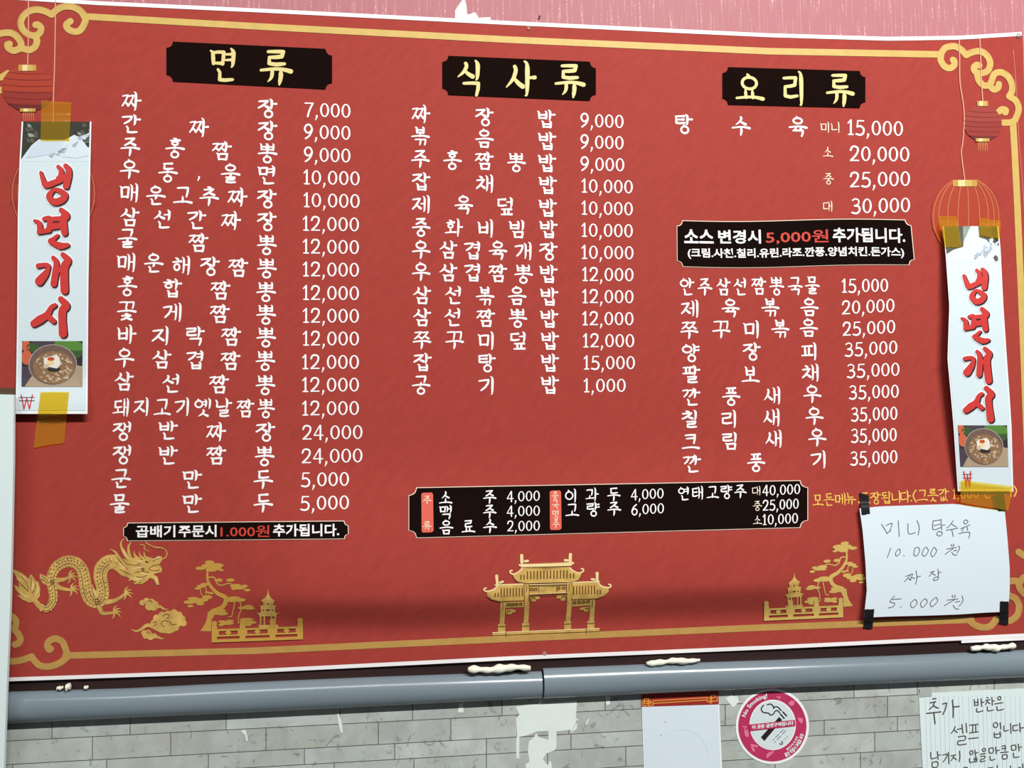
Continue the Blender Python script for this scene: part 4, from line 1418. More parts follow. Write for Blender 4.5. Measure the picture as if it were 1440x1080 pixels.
for s in ([(632, 395), (632, 450)], [(815, 390), (815, 440)], [(535, 490), (915, 472)], [(535, 388), (915, 378)], [(560, 540), (560, 505), (595, 505), (590, 525)], [(900, 525), (900, 490), (865, 492), (868, 515)],
          [(315, 665), (315, 640), (345, 640)], [(1135, 635), (1135, 612), (1105, 615)], [(483, 372), (483, 540)], [(535, 375), (535, 545)], [(912, 362), (912, 540)], [(965, 360), (965, 525)],
          [(490, 365), (400, 348), (372, 290)], [(960, 352), (1040, 330), (1060, 285)], [(300, 850), (300, 900)], [(1112, 820), (1112, 866)], [(165, 890), (1245, 848)], [(508, 385), (508, 450)], [(940, 370), (940, 440)],
          [(270, 560), (268, 630)], [(1178, 535), (1174, 600)], [(218, 800), (293, 798)], [(460, 795), (534, 792)], [(888, 775), (958, 772)], [(1122, 770), (1196, 766)], [(110, 495), (155, 528), (235, 548), (478, 538)], [(965, 528), (1220, 518), (1300, 490)]):
    mb.stroke(g(s), .8)
mb.build('gate_line_work', gate)

# eyelets of the banner
for px, py, r in ((743.5, 39.5, 3.0), (765.8, 919, 3.4), (1432.5, 50.5, 3.6)):
    mb = MB(S_banner, .0012).use('metal')
    n = 20
    for i in range(n):
        a, b = 2 * math.pi * i / n, 2 * math.pi * (i + 1) / n
        prof = [(r * .5, .0004), (r * .75, .0016), (r, .0004)]
        for (r0, l0), (r1, l1) in zip(prof, prof[1:]):
            mb.face3([S_banner(px + rr * math.cos(t), py + rr * math.sin(t), ll) for rr, ll, t in ((r0, l0, a), (r1, l1, a), (r1, l1, b), (r0, l0, b))])
    mb.use('dark' if py > 45 and px > 1000 else 'seam').poly(disc_pts(px, py, r * .52, 14), -.0006)
    mb.build('eyelet', ban, True)

nail = MB(S_wall, 0).use('dark')
ctr = P(758.5, 24.7)
for i in range(12):
    a, b = 2 * math.pi * i / 12, 2 * math.pi * (i + 1) / 12
    for (r0, y0), (r1, y1) in zip([(.0008, 0.0), (.0008, -.004), (.0021, -.004), (.0017, -.0052), (0.0, -.0055)], [(.0008, -.004), (.0021, -.004), (.0017, -.0052), (0.0, -.0055)]):
        nail.face3([ctr + Vector((r0 * math.cos(a), y0, r0 * math.sin(a))), ctr + Vector((r0 * math.cos(b), y0, r0 * math.sin(b))), ctr + Vector((r1 * math.cos(b), y1, r1 * math.sin(b))), ctr + Vector((r1 * math.cos(a), y1, r1 * math.sin(a)))])
tag(nail.build('nail'), 'tiny dark nail head in the pink wallpaper just above the banner', 'nail')


# ------------------------------------------------------------------ the two paper strips
LET = {  # strokes measured on the right-hand strip
    '냉': ((1300, 230), 5.143, [([(285, 808), (300, 850), (318, 888), (350, 880), (400, 855)], [3.5, 5, 6.5, 6, 6]), ([(378, 770), (398, 800), (392, 860)], [4, 5.5, 6]), ([(420, 765), (440, 800), (432, 895)], [5, 7.5, 7]),
                              ([(385, 845), (440, 830)], [5, 5]), ([(372, 918), (350, 940), (345, 968), (375, 998), (415, 985), (430, 955), (405, 930), (372, 918)], [3.5, 6, 7, 7.5, 7, 6, 4])]),
    '면': ((1310, 430), 6, [([(255, 105), (285, 125), (292, 185)], [3, 6, 6]), ([(285, 190), (350, 178)], [5, 5]), ([(318, 92), (355, 92), (350, 175)], [4.5, 6, 6]), ([(360, 95), (440, 88)], [5, 5]), ([(360, 150), (440, 140)], [7, 6]),
                          ([(425, 25), (458, 65), (440, 100), (455, 195)], [5, 8.5, 8, 7]), ([(410, 215), (375, 250), (365, 262), (430, 295), (478, 288)], [3, 5, 6, 7.5, 4.5])]),
    '개': ((1310, 430), 6, [([(280, 445), (330, 438), (352, 450), (340, 500), (300, 560)], [5, 4.5, 5, 8, 9.5]), ([(385, 385), (408, 430), (402, 580)], [4.5, 7, 7]), ([(450, 360), (488, 405), (465, 460), (482, 630)], [5, 8.5, 8.5, 8.5]),
                          ([(405, 490), (470, 455)], [5, 5])]),
    '시': ((1310, 430), 6, [([(425, 742), (400, 760), (375, 815), (330, 850), (290, 880)], [4.5, 5.5, 7.5, 9, 7.5]), ([(395, 835), (425, 862)], [6, 5.5]), ([(462, 695), (505, 745), (480, 790), (498, 955)], [6, 8.5, 8, 9])]),
}


def make_strip(Ledge, Redge, ytop, ybot, stand, label, squash):
    """Ledge / Redge: (y, x) of the strip's edges; stand(v) = distance off the wall"""
    def S(px, py, lift=0.0):
        v = (py - ytop) / (ybot - ytop)
        return P(px, py, -stand(v) - lift)

    def uv(u, v):
        y = lerp(ytop, ybot, v)
        return (lerp(pl(Ledge, y), pl(Redge, y), u), y)
    root = thing('paper_strip', P(*uv(.5, .5), -stand(.5)), label, 'poster', 'cold noodle paper strips')
    sheet('paper_sheet', S, uv, 12, 44, .0003, 'rim', root)
    mb = MB(S, .0005).use('paper2')
    mb.quadgrid(lambda u, v: uv(.022 + .956 * u, .0 + .988 * v), 10, 44)
    mb.build('printed_field', root)
    # waterfall photograph along the top
    mb = MB(S, .0007)
    rg = random.Random(3)
    mb.use('water3').quadgrid(lambda u, v: uv(.022 + .956 * u, .136 * v), 10, 10)

    def blob(m_, pts, l=0.0):
        mb.use(m_).poly([uv(min(.978, max(.022, p[0])), p[1]) for p in pts], l)
    if squash:      # the right strip is taped over its darker top edge
        blob('rock2', [(.02, .0), (.36, .0), (.36, .045), (.33, .078), (.16, .088), (.02, .105)], .0002)
        blob('rock2', [(.64, .0), (.98, .0), (.98, .075), (.85, .058), (.75, .05), (.64, .042)], .0002)
        blob('rock2', [(.86, .118), (.90, .108), (.94, .115), (.95, .128), (.90, .134)], .0004)
        blob('water2', [(.70, .075), (.80, .062), (.86, .085), (.80, .10), (.72, .12), (.68, .11)], .0003)
        blob('moss', [(.36, .0), (.5, .0), (.42, .03), (.34, .06)], .0003)
        blob('rock2', [(.72, .03), (.80, .05), (.86, .075), (.78, .055)], .0004)
        blob('rock', [(.86, .0), (.98, .0), (.98, .075), (.92, .06)], .0004)
    else:
        blob('rock', [(.02, .0), (.98, .0), (.98, .094), (.93, .08), (.86, .05), (.80, .055), (.68, .062), (.34, .062), (.26, .06), (.16, .08), (.06, .115), (.02, .13)], .0002)
        for k in range(26):
            x, y = rg.choice([rg.uniform(.03, .2), rg.uniform(.75, .97)]), rg.uniform(.004, .06)
            blob(rg.choice(['rock2', 'rock2', 'moss']), [(x, y), (x + .05, y + .004), (x + .07, y + .012), (x + .02, y + .014)], .0004)
        blob('water', [(.27, .062), (.35, .066), (.55, .068), (.8, .050), (.88, .06), (.7, .08), (.5, .11), (.25, .12), (.08, .125), (.16, .085)], .0004)
        blob('water3', [(.6, .066), (.76, .045), (.85, .055), (.86, .07), (.98, .09), (.98, .115), (.8, .125), (.6, .12)], .0005)
    for k in range(16):
        t = rg.random()
        x, y = .45 + .45 * t + rg.uniform(-.06, .06), .115 - .06 * t + rg.uniform(-.012, .012)
        blob(rg.choice(['water', 'water', 'water2', 'water2', 'water3']), [(x, y), (x + .06, y - .01), (x + .09, y - .012), (x + .05, y + .006)], .0006)
    mb.build('waterfall_picture', root)
    # brush letters with their white halo and black edge
    RL = [(318, 1326), (360, 1330), (430, 1335), (505, 1332.5), (560, 1337.5), (600, 1341), (692, 1347)]
    RR = [(318, 1404), (350, 1407), (430, 1411), (505, 1416), (560, 1420), (600, 1422.5), (690, 1425)]
    for ch in '냉면개시':
        o, k, ss = LET[ch]
        mb = MB(S, .0012)
        for m_, grow_, dx, dy, l in (('rim', 4.2, .6, .8, 0.0), ('letterblack', .9, 1.4, 1.6, .0004), ('letter', .2, 0, 0, .0008)):
            mb.use(m_)
            for pts, w in ss:
                q = []
                for x, y in tr(o, k, pts):
                    u = (x - pl(RL, y)) / (pl(RR, y) - pl(RL, y))
                    v = (y - 318) / 373.0
                    if not squash:
                        v = (v - .158) / (.735 - .158) * (.733 - .146) + .146
                    q.append((lambda p: (p[0] + dx, p[1] + dy))(uv(u, v)))
                sc = 1.12 if squash else 1.32
                mb.stroke(smooth(q, 4), [a * sc + grow_ for a in w], l)
        mb.build('brush_letter', root)
    # food photograph
    F4 = lambda x, y: uv(.075 + .85 * x, .751 + .156 * y)
    mb = MB(S, .0010).use('pic_dark')
    mb.quadgrid(F4, 8, 8)

    def pe(m_, x, y, a, b, l, n=20, rot=0.0):
        c, s = math.cos(rot), math.sin(rot)
        pts = []
        for t in range(n):
            ex, ey = a * math.cos(2 * math.pi * t / n), b * math.sin(2 * math.pi * t / n)
            X, Y = x + ex * c - ey * s, y + ex * s + ey * c
            pts.append(F4(min(1, max(0, X)), min(1, max(0, Y))))
        mb.use(m_).poly(pts, l)
    pe('pic_purple', .45, .05, .3, .12, .0002)
    pe('pic_purple', .06, .85, .2, .3, .0002)
    pe('pic_orange', .08, .36, .09, .16, .0003)
    pe('pic_orange', .06, .1, .07, .12, .0003)
    pe('pic_green2', .18, .14, .11, .1, .0003)
    pe('pic_green2', .86, .25, .14, .14, .0003)
    pe('pic_green', .80, .09, .27, .11, .0004, rot=.2)
    mb.use('pic_wood').poly([F4(.05, 1), F4(.16, .78), F4(.45, .66), F4(.85, .52), F4(1, .55), F4(1, 1)], .0004)
    pic = mb.build('food_picture', root)
    mb = MB(S, .0016)
    pe('pic_rim', .51, .52, .40, .45, 0, 30)
    pe('pic_bowl', .51, .52, .385, .435, .0003, 30)
    pe('pic_broth', .53, .58, .345, .36, .0006, 30)
    for k in range(70):
        a, r = rg.uniform(0, 6.283), rg.uniform(.40, .98)
        x, y = .53 + .33 * r * math.cos(a), .58 + .34 * r * math.sin(a)
        pe(rg.choice(['pic_ice', 'pic_ice2', 'pic_ice2']), x, y, rg.uniform(.012, .035), rg.uniform(.01, .028), .0009, 7, rg.uniform(0, 3))
    pe('pic_dark', .53, .62, .11, .05, .0010)
    mb.use('pic_white').poly([F4(.36, .38), (F4(.45, .34)), F4(.57, .30), F4(.62, .36), F4(.64, .52), F4(.58, .60), F4(.46, .57), F4(.37, .54)], .0012)
    pe('pic_ice', .40, .55, .05, .05, .0013, 8)
    pe('pic_egg', .47, .47, .06, .055, .0015)
    pe('pic_red', .48, .39, .06, .045, .0016, 8)
    mb.build('noodle_bowl', pic)
    # currency sign in the corner
    mb = MB(S, .0010).use('letter')
    wn = lambda x, y: uv(.055 + .195 * x if not squash else .19 + .15 * (x - .5), .935 + .048 * y if not squash else .925 + .058 * y)
    mb.stroke([wn(.1, 0), wn(.3, 1), wn(.5, .25), wn(.7, 1), wn(.9, 0)], 1.7)
    mb.use('letterblack')
    mb.stroke([wn(-.05, .18), wn(1.05, .18)], .9)
    mb.stroke([wn(-.05, .42), wn(1.05, .42)], .9)
    mb.build('won_sign', root)
    return S


S_left = make_strip([(171, 30.5), (225, 27.5), (300, 25), (450, 24), (581, 22)], [(171, 128.5), (230, 127), (300, 126), (400, 124.3), (583, 123)], 171, 582,
                    lambda v: .0155 + .003 * math.sin(v * 3.0) + .010 * sm(.86, 1.0, v), 'white cold noodle paper strip at the banner\'s left edge', False)
S_right = make_strip([(318, 1326), (360, 1330), (430, 1335), (505, 1332.5), (560, 1337.5), (600, 1341), (692, 1347)],
                     [(318, 1404), (350, 1407), (430, 1411), (505, 1416), (560, 1420), (600, 1422.5), (690, 1425)], 318, 691,
                     lambda v: .0205 + .016 * math.sin(math.pi * min(1, v * 1.02)) ** 2 + .004 * math.sin(v * 9), 'white cold noodle paper strip at the banner\'s right edge', True)


# ------------------------------------------------------------------ handwritten note on the banner
def S_note(px, py, lift=0.0):
    u, v = (px - 1213) / 205.0, (py - 712) / 155.0
    d = .0235 + .004 * math.sin(max(0, min(1, v)) * math.pi) * (1 - .5 * u) + .003 * math.cos(u * 2.2) * v
    return P(px, py, -d - lift)


NT = [(1208.5, 715), (1240, 712), (1300, 710), (1345, 708.5), (1380, 714), (1413, 718.5)]
NB = [(1215, 868.5), (1250, 867), (1310, 865.5), (1350, 864), (1385, 861.5), (1420, 860)]
NL = [(714, 1208.5), (745, 1213), (790, 1217), (830, 1219), (868, 1215)]
NR = [(718, 1413), (760, 1417), (800, 1420), (830, 1420), (862, 1417.5)]


def note_fn(u, v):
    xa = lerp(1208.5, 1413, u)
    yt, yb = pl(NT, xa), pl(NB, lerp(1215, 1417.5, u))
    y = lerp(yt, yb, v)
    return (lerp(pl(NL, y), pl(NR, y), u), y)


note = thing('handwritten_note', P(1315, 790, -.023), 'white sheet handwritten with two won prices, taped over the banner', 'note')
sheet('paper_sheet', S_note, note_fn, 20, 16, .0003, 'paper', note)


def penline(mb, ox, oy, k, strokes, w):
    for s in strokes:
        mb.stroke(smooth(T4(ox, oy, k, s), 4), w)


N_ = (1200, 680, 4.908)
mb = MB(S_note, .0005).use('pencil')
penline(mb, *N_, [[(195, 280), (235, 345)], [(225, 290), (268, 275), (250, 330)], [(232, 345), (258, 325)], [(310, 255), (318, 365)],
                  [(378, 275), (382, 345), (430, 338)], [(440, 255), (455, 300), (448, 355)],
                  [(550, 258), (605, 250)], [(550, 262), (552, 318), (610, 300)], [(556, 290), (600, 280)], [(605, 245), (610, 320)], [(608, 290), (632, 285)], [(590, 330), (575, 350), (600, 362), (615, 340), (590, 330)],
                  [(690, 255), (665, 290), (645, 305)], [(680, 280), (712, 300)], [(642, 322), (722, 308)], [(680, 318), (690, 365)],
                  [(775, 250), (762, 265), (775, 280), (792, 262), (775, 250)], [(740, 312), (805, 285)], [(762, 305), (750, 330)], [(785, 300), (790, 322)], [(730, 345), (800, 335), (798, 375)]], 1.0)
mb.build('handwriting', note)
mb = MB(S_note, .0005).use('pencil')
penline(mb, *N_, [[(258, 445), (235, 512)], [(315, 450), (292, 480), (300, 500), (325, 475), (315, 450)], [(348, 495), (352, 498)],
                  [(425, 445), (418, 490), (440, 498), (458, 460), (448, 440), (428, 444)], [(490, 445), (475, 485), (495, 500), (518, 465), (505, 440), (491, 444)], [(555, 440), (535, 480), (550, 505), (575, 465), (560, 440)],
                  [(680, 418), (676, 428), (687, 432), (696, 425), (690, 417)], [(645, 452), (712, 440)], [(690, 447), (634, 488)], [(692, 464), (716, 460)], [(727, 428), (734, 450), (716, 478)], [(680, 474), (694, 492), (716, 492)]], .95)
mb.build('handwriting', note)
mb = MB(S_note, .0005).use('pencil')
penline(mb, *N_, [[(362, 640), (410, 622)], [(395, 632), (352, 678)], [(380, 655), (400, 665)], [(410, 628), (390, 668)], [(405, 648), (425, 655)], [(432, 600), (440, 650), (430, 695)], [(438, 645), (465, 638)],
                  [(530, 612), (560, 605)], [(555, 606), (522, 640)], [(545, 622), (568, 632)], [(585, 590), (588, 645)], [(588, 615), (606, 610)], [(560, 650), (555, 668), (585, 662), (582, 645), (560, 650)]], .95)
mb.build('handwriting', note)
mb = MB(S_note, .0005).use('pencil')
penline(mb, *N_, [[(285, 775), (252, 815), (285, 825), (275, 850), (240, 858)], [(270, 800), (330, 795)], [(326, 850), (330, 853)],
                  [(425, 800), (395, 830), (410, 858), (440, 825), (425, 800)], [(495, 795), (465, 825), (478, 855), (510, 818), (495, 795)], [(570, 785), (532, 820), (542, 850), (582, 812), (572, 785)],
                  [(686, 768), (682, 780), (694, 784), (704, 778), (700, 768)], [(646, 805), (724, 795)], [(699, 801), (628, 843)], [(705, 817), (736, 813)], [(751, 775), (757, 808), (731, 846)], [(689, 840), (705, 862), (728, 867)]], .95)
mb.build('handwriting', note)


# ------------------------------------------------------------------ tapes
def tape(name, q, yfun, matname, label, cat, group, ragged=None, nu=10, nv=16, wr=0.0, seed=1):
    fn = bil(q)
    rg = random.Random(seed)
    ph = [rg.uniform(0, 6) for _ in range(4)]

    def S(px, py, lift=0.0):
        return P(px, py, yfun(px, py) - wr * (.5 + .5 * math.sin(px * .55 + ph[0]) * math.sin(py * .6 + ph[1])) - lift)

    def f2(u, v):
        x, y = fn(u, v)
        if ragged:
            y += ragged * (math.sin(u * 9 + ph[2]) + .5 * math.sin(u * 23 + ph[3])) * (1 if v == 1 else (.6 if v == 0 else 0))
        return (x, y)
    o = sheet(name, S, f2, nu, nv, .00012, matname)
    return tag(o, label, cat, group)


def front(*ys):
    return min(ys) - .0009


def step(v, lo, hi, a, b):
    return lerp(a, b, sm(lo, hi, v))


yl = lambda px, py: S_left(px, py).y
yr = lambda px, py: S_right(px, py).y
GA = 'amber packing tape pieces'
tape('amber_tape', [(58.2, 141.5), (100.2, 144), (97.5, 197.5), (57, 197.5)], lambda x, y: step(y, 160, 170, banner_y(x, y) - .0026, yl(x, max(y, 171)) - .0024), 'amber', 'amber tape holding the top of the left paper strip', 'tape', GA, .35, wr=.0006)
tape('amber_tape', [(57, 551), (97, 551), (90.2, 622.5), (47.3, 629.5)], lambda x, y: step(y, 582, 592, yl(x, min(y, 582)) - .0024, banner_y(x, y) - .0026), 'amber', 'long slanted amber tape at the bottom of the left paper strip', 'tape', GA, .25, wr=.0006, seed=2)
tape('amber_tape', [(1319, 304), (1345, 304), (1352.5, 347), (1329.5, 348)], lambda x, y: step(y, 310, 319, banner_y(x, y) - .0026, yr(x, max(y, 318)) - .0026), 'amber', 'crinkled amber tape on the top left corner of the right paper strip', 'tape', GA, .4, wr=.0011, seed=3)
tape('amber_tape', [(1377, 306), (1407, 311), (1406, 336), (1377.5, 331)], lambda x, y: step(y, 311, 320, banner_y(x, y) - .0026, yr(x, max(y, 318)) - .0026), 'amber', 'small amber tape on the top right corner of the right paper strip', 'tape', GA, .4, wr=.0011, seed=4)
tape('amber_tape', [(1352, 675), (1424.5, 684), (1418, 718), (1351, 707)], lambda x, y: min(step(y, 690, 696, yr(x, min(y, 691)) - .0026, -.0275), -.0275), 'amber', 'wide amber tape over the bottom of the right paper strip and the note', 'tape', GA, .25, wr=.0008, seed=5)
GB = 'black tape pieces on the note'
bt = lambda x, y, edge, s: (S_note(x, y).y - .0010) if (y - edge) * s > 0 else step(abs(y - edge), 0, 9, S_note(x, edge).y - .0010, banner_y(x, y) - .0030)
tape('black_tape', [(1209, 692), (1221.5, 697), (1223.5, 722.5), (1212, 724)], lambda x, y: bt(x, y, 714, 1), 'tape_black', 'black tape on the top left corner of the handwritten note', 'tape', GB, .5, nu=4)
tape('black_tape', [(1399, 691.5), (1411, 691), (1415.5, 718.5), (1404, 718.5)], lambda x, y: min(bt(x, y, 716, 1), -.0240), 'tape_black', 'black tape under the amber tape at the note\'s top right corner', 'tape', GB, .3, nu=4, seed=2)
tape('black_tape', [(1216, 857), (1229.5, 856.5), (1227, 884), (1214.5, 883.5)], lambda x, y: bt(x, y, 868, -1), 'tape_black', 'black tape on the bottom left corner of the handwritten note', 'tape', GB, .4, nu=4, seed=3)
tape('black_tape', [(1406.5, 845.5), (1418.5, 846), (1418, 879), (1405.5, 877)], lambda x, y: bt(x, y, 861, -1), 'tape_black', 'black tape on the bottom right corner of the handwritten note', 'tape', GB, .4, nu=4, seed=4)


# ------------------------------------------------------------------ grey half-round cable raceway in two lengths
def raceway(name, xs, top, bot, label, depth):
    """half-round channel; top / bot = its edges in the photograph"""
    NX, NP = 40, 18
    v, f = [], []
    for i in range(NX + 1):
        x = lerp(xs[0], xs[1], i / NX)
        a, b = P(x, pl(top, x), -.0068), P(x, pl(bot, x), -.0068)
        for j in range(NP + 1):
            t = math.pi * j / NP
            c, s = math.cos(t), math.sin(t)
            p = (a + b) / 2 + (a - b) / 2 * (abs(c) * (1 if c > 0 else -1))
            y = -.0068 - depth * s
            v.append((p.x, y, p.z))
        v.append((b.x, -.001, b.z))
        v.append((a.x, -.001, a.z))
    R_ = NP + 3
    for i in range(NX):
        for j in range(R_):
            k = (j + 1) % R_
            f.append((i * R_ + j, (i + 1) * R_ + j, (i + 1) * R_ + k, i * R_ + k))
    f.append(tuple(range(R_)))
    f.append(tuple(NX * R_ + j for j in reversed(range(R_))))
    me = bpy.data.meshes.new(name)
    me.from_pydata(v, [], f)
    me.materials.append(M['grey'])
    me.polygons.foreach_set('use_smooth', [True] * (len(f) - 2) + [False] * 2)
    o = bpy.data.objects.new(name, me)
    COL.objects.link(o)
    md = o.modifiers.new('edge', 'EDGE_SPLIT')
    md.split_angle = math.radians(40)
    return tag(o, label, 'cable raceway', 'grey cable raceway lengths')


raceway('cable_raceway', (-70, 761), [(-70, 979), (8, 973), (180, 968), (360, 959), (540, 951.5), (762, 944)], [(-70, 1024), (8, 1017), (180, 1009), (360, 1001), (540, 992), (762, 981)], 'longer grey plastic raceway running left from the joint under the banner', .0195)
raceway('cable_raceway', (763.5, 1800), [(763, 940), (900, 934.5), (1080, 928.5), (1260, 922), (1440, 914), (1520, 910)], [(763, 982), (900, 975.5), (1080, 967.5), (1260, 960), (1440, 952), (1520, 948)], 'grey plastic raceway right of the joint, above the smoking sticker', .0195)


# ------------------------------------------------------------------ lumps of caulk on the raceway's top edge
def caulk(x0, x1, ya, yb, h, label, seed, Y=-.016, cat='caulk'):
    rg = random.Random(seed)
    N_, K_ = 34, 9
    v, f = [], []
    ph = [rg.uniform(0, 6) for _ in range(4)]
    for i in range(N_ + 1):
        t = i / N_
        x = lerp(x0, x1, t)
        y = lerp(ya, yb, t)
        e = max(.05, math.sin(math.pi * t)) ** .16
        hh = h * e * (1 + .2 * math.sin(t * 13 + ph[0]) + .15 * math.sin(t * 31 + ph[1])) / 2
        y += h * .10 * math.sin(t * 9 + ph[2])
        c = P(x, y, Y)
        r = (P(x, y - hh, Y) - c).length
        for j in range(K_):
            a = 2 * math.pi * j / K_
            v.append((c.x, c.y + r * 1.1 * math.cos(a) * (1 + .15 * math.sin(t * 25 + j)), c.z + r * math.sin(a) * (1 + .12 * math.sin(t * 19 + j * 2 + ph[3]))))
    for i in range(N_):
        for j in range(K_):
            k = (j + 1) % K_
            f.append((i * K_ + j, (i + 1) * K_ + j, (i + 1) * K_ + k, i * K_ + k))
    f += [tuple(range(K_)), tuple(N_ * K_ + j for j in reversed(range(K_)))]
    me = bpy.data.meshes.new('caulk_bead')
    me.from_pydata(v, [], f)
    me.materials.append(M['caulk'])
    me.polygons.foreach_set('use_smooth', [True] * len(f))
    o = bpy.data.objects.new('caulk_bead', me)
    COL.objects.link(o)
    return tag(o, label, cat, 'caulk beads on the rail')


caulk(658, 746, 942.5, 938.5, 10, 'long cream caulk bead left of the raceway joint', 1, -.020)
caulk(909, 984, 932.5, 928, 8, 'cream caulk bead on the rail above the blank white sheet', 2)
caulk(1366, 1427, 912, 909, 8.5, 'cream caulk bead at the right end of the rail below the note', 3)
caulk(80, 89, 968, 967, 5.0, 'small white caulk dab on the raceway under the dragon\'s tail, leftmost', 4, -.014)
caulk(92.5, 99.5, 966, 965.5, 8.5, 'tallest small white caulk dab on the raceway at the left', 5, -.014)
caulk(118, 124.5, 967, 966.5, 4.5, 'small white caulk dab right of the tallest dab at left', 6, -.014)

# ------------------------------------------------------------------ white board standing in front at the left edge
BE = [(555, 19), (640, 18.8), (760, 16.5), (860, 14), (960, 9.5), (1100, 4.5)]


def S_board(px, py, lift=0.0):
    return P(px, py, -.052 - lift)


board = thing('white_board', P(-10, 800, -.052), 'blank white board at the left edge, in front of the banner and raceway', 'board')


def board_fn(u, v):
    y = lerp(lerp(553, 555, u), 1690, v)
    return (lerp(-90 - .035 * (y - 553), pl(BE, y), u), y)


sheet('board_panel', S_board, board_fn, 6, 24, .006, 'board', board, False)
sheet('board_backing', lambda x, y, l=0: P(x, y, -.0455 - l), lambda u, v: (lerp(-90 - .035 * (lerp(545.5, 1690, v) - 553), pl(BE, lerp(545.5, 1690, v)) + .8, u), lerp(545.5, 1690, v)), 6, 24, .004, 'boardback', board, False)['label'] = 'brown backing strip'


# ------------------------------------------------------------------ no-smoking sticker
SCX, SCY = 1086.2, 1021.3
stk = thing('no_smoking_sticker', P(SCX, SCY, -.001), 'round magenta and white no smoking sticker on the brick wallpaper', 'sticker')
EL = lambda r, n=48, rx=51.6, ry=53.2, cx=SCX, cy=SCY: [(cx + rx * r * math.cos(2 * math.pi * t / n), cy + ry * r * math.sin(2 * math.pi * t / n)) for t in range(n)]
mb = MB(S_wall, .0012).use('stwhite')
mb.poly(EL(1.0))
mb.build('white_rim', stk)
mb = MB(S_wall, .0016).use('pink')
mb.poly(EL(.93))
mb.build('magenta_ring', stk)
mb = MB(S_wall, .0020).use('stwhite')
mb.poly(EL(1, rx=32.6, ry=35.4, cx=1086.6, cy=1019.4))
mb.use('stpale').poly(EL(1, rx=31, ry=33.8, cx=1086.6, cy=1019.4), .0003)
mb.build('pale_disc', stk)
Z = ((1020, 960), 9.0)
mb = MB(S_wall, .0027).use('letterblack')
mb.poly(tr(*Z, [(450, 690), (682, 432), (720, 472), (495, 738)]))
for s in ([(700, 400), (745, 450)], [(730, 370), (775, 420)]):
    mb.stroke(tr(*Z, s), 1.9)
for s in ([(485, 285), (455, 330), (480, 375), (545, 385), (570, 410), (610, 395), (630, 360), (665, 355), (690, 385)], [(530, 280), (570, 270), (605, 295), (612, 325), (630, 305), (665, 310), (710, 355)]):
    mb.stroke(smooth(tr(*Z, s), 4), 1.6)
mb.build('cigarette_symbol', stk)
mb = MB(S_wall, .0034).use('pink')
mb.poly(tr(*Z, [(305, 530), (882, 470), (888, 548), (312, 612)]))
bnd = mb.build('cross_band', stk)
mb = MB(S_wall, .0040).use('stwhite')
sans(mb, '이 곳은 금연구역입니다', lambda u, v: tr(*Z, [(lerp(338, 862, u), lerp(540, 482, u) + v * 52)])[0], .035)
mb.build('band_lettering', bnd)
mb = MB(S_wall, .0022).use('stwhite')


def arc(a0, a1, r0, r1, flip=False):
    def place(u, v):
        a = math.radians(lerp(a0, a1, u))
        r = lerp(r0, r1, v)
        return (SCX + 51.6 * r * math.cos(a), SCY + 53.2 * r * math.sin(a))
    return place


sans(mb, 'No Smoking!', arc(198, 260, .88, .735), .02)
mb.build('arc_lettering', stk)
mb = MB(S_wall, .0022).use('pinkl')
for (x, y), kind in (((265, 640), 0), ((240, 560), 1), ((360, 820), 2), ((560, 905), 3), ((840, 260), 4), ((950, 475), 5), ((670, 185), 6)):
    if kind == 4:
        mb.poly(tr(*Z, disc_pts(x, y, 34, 12)))
        mb.stroke(tr(*Z, [(x - 45, y + 10), (x + 45, y - 30)]), 1)
    elif kind == 5:
        mb.poly(tr(*Z, [(x - 38, y - 28), (x - 12, y - 30), (x + 30, y - 25), (x + 32, y + 20), (x + 10, y + 48), (x - 12, y + 20)]))
    elif kind == 0:
        mb.poly(tr(*Z, [(x - 28, y - 40), (x + 15, y - 45), (x + 32, y), (x + 30, y + 45), (x, y + 50), (x - 20, y + 20)]))
    elif kind == 2:
        mb.stroke(tr(*Z, [(x - 30, y - 30), (x + 40, y - 15)]), 3)
        mb.stroke(tr(*Z, [(x - 20, y), (x, y + 40)]), 3.4)
    elif kind == 3:
        mb.stroke(tr(*Z, [(x - 30, y + 35), (x + 38, y - 30)]), 3)
        mb.stroke(tr(*Z, [(x - 35, y + 10), (x, y - 20)]), 1.6)
    else:
        mb.stroke(tr(*Z, [(x - 20, y - 5), (x + 25, y), (x + 5, y + 25)]), 1.6)
mb.build('ring_pictograms', stk)
mb = MB(S_wall, .0023).use('stwhite')
sans(mb, '흡연 적발시 과태료 부과', arc(66, 14, .78, .90), .03)
sans(mb, '흡연구역 외 금연', arc(58, 22, .70, .76), .03)
mb.build('arc_lettering', stk)
mb = MB(S_wall, .0027).use('pencil')
for (xa, ya), (xb, yb) in (((608, 722), (738, 590)), ((625, 755), (772, 598)), ((735, 735), (792, 675))):
    n = 9
    for k in range(n):
        if (k * 7) % 4 == 3:
            continue
        p = [(lerp(xa, xb, k / n), lerp(ya, yb, k / n)), (lerp(xa, xb, (k + .6) / n), lerp(ya, yb, (k + .6) / n))]
        mb.stroke(tr(*Z, p), 1.0 if xa != 735 else .6)
mb.stroke(smooth(tr(*Z, [(690, 770), (712, 782), (725, 762), (712, 745)]), 4), 1.5)
mb.build('fine_print', stk)

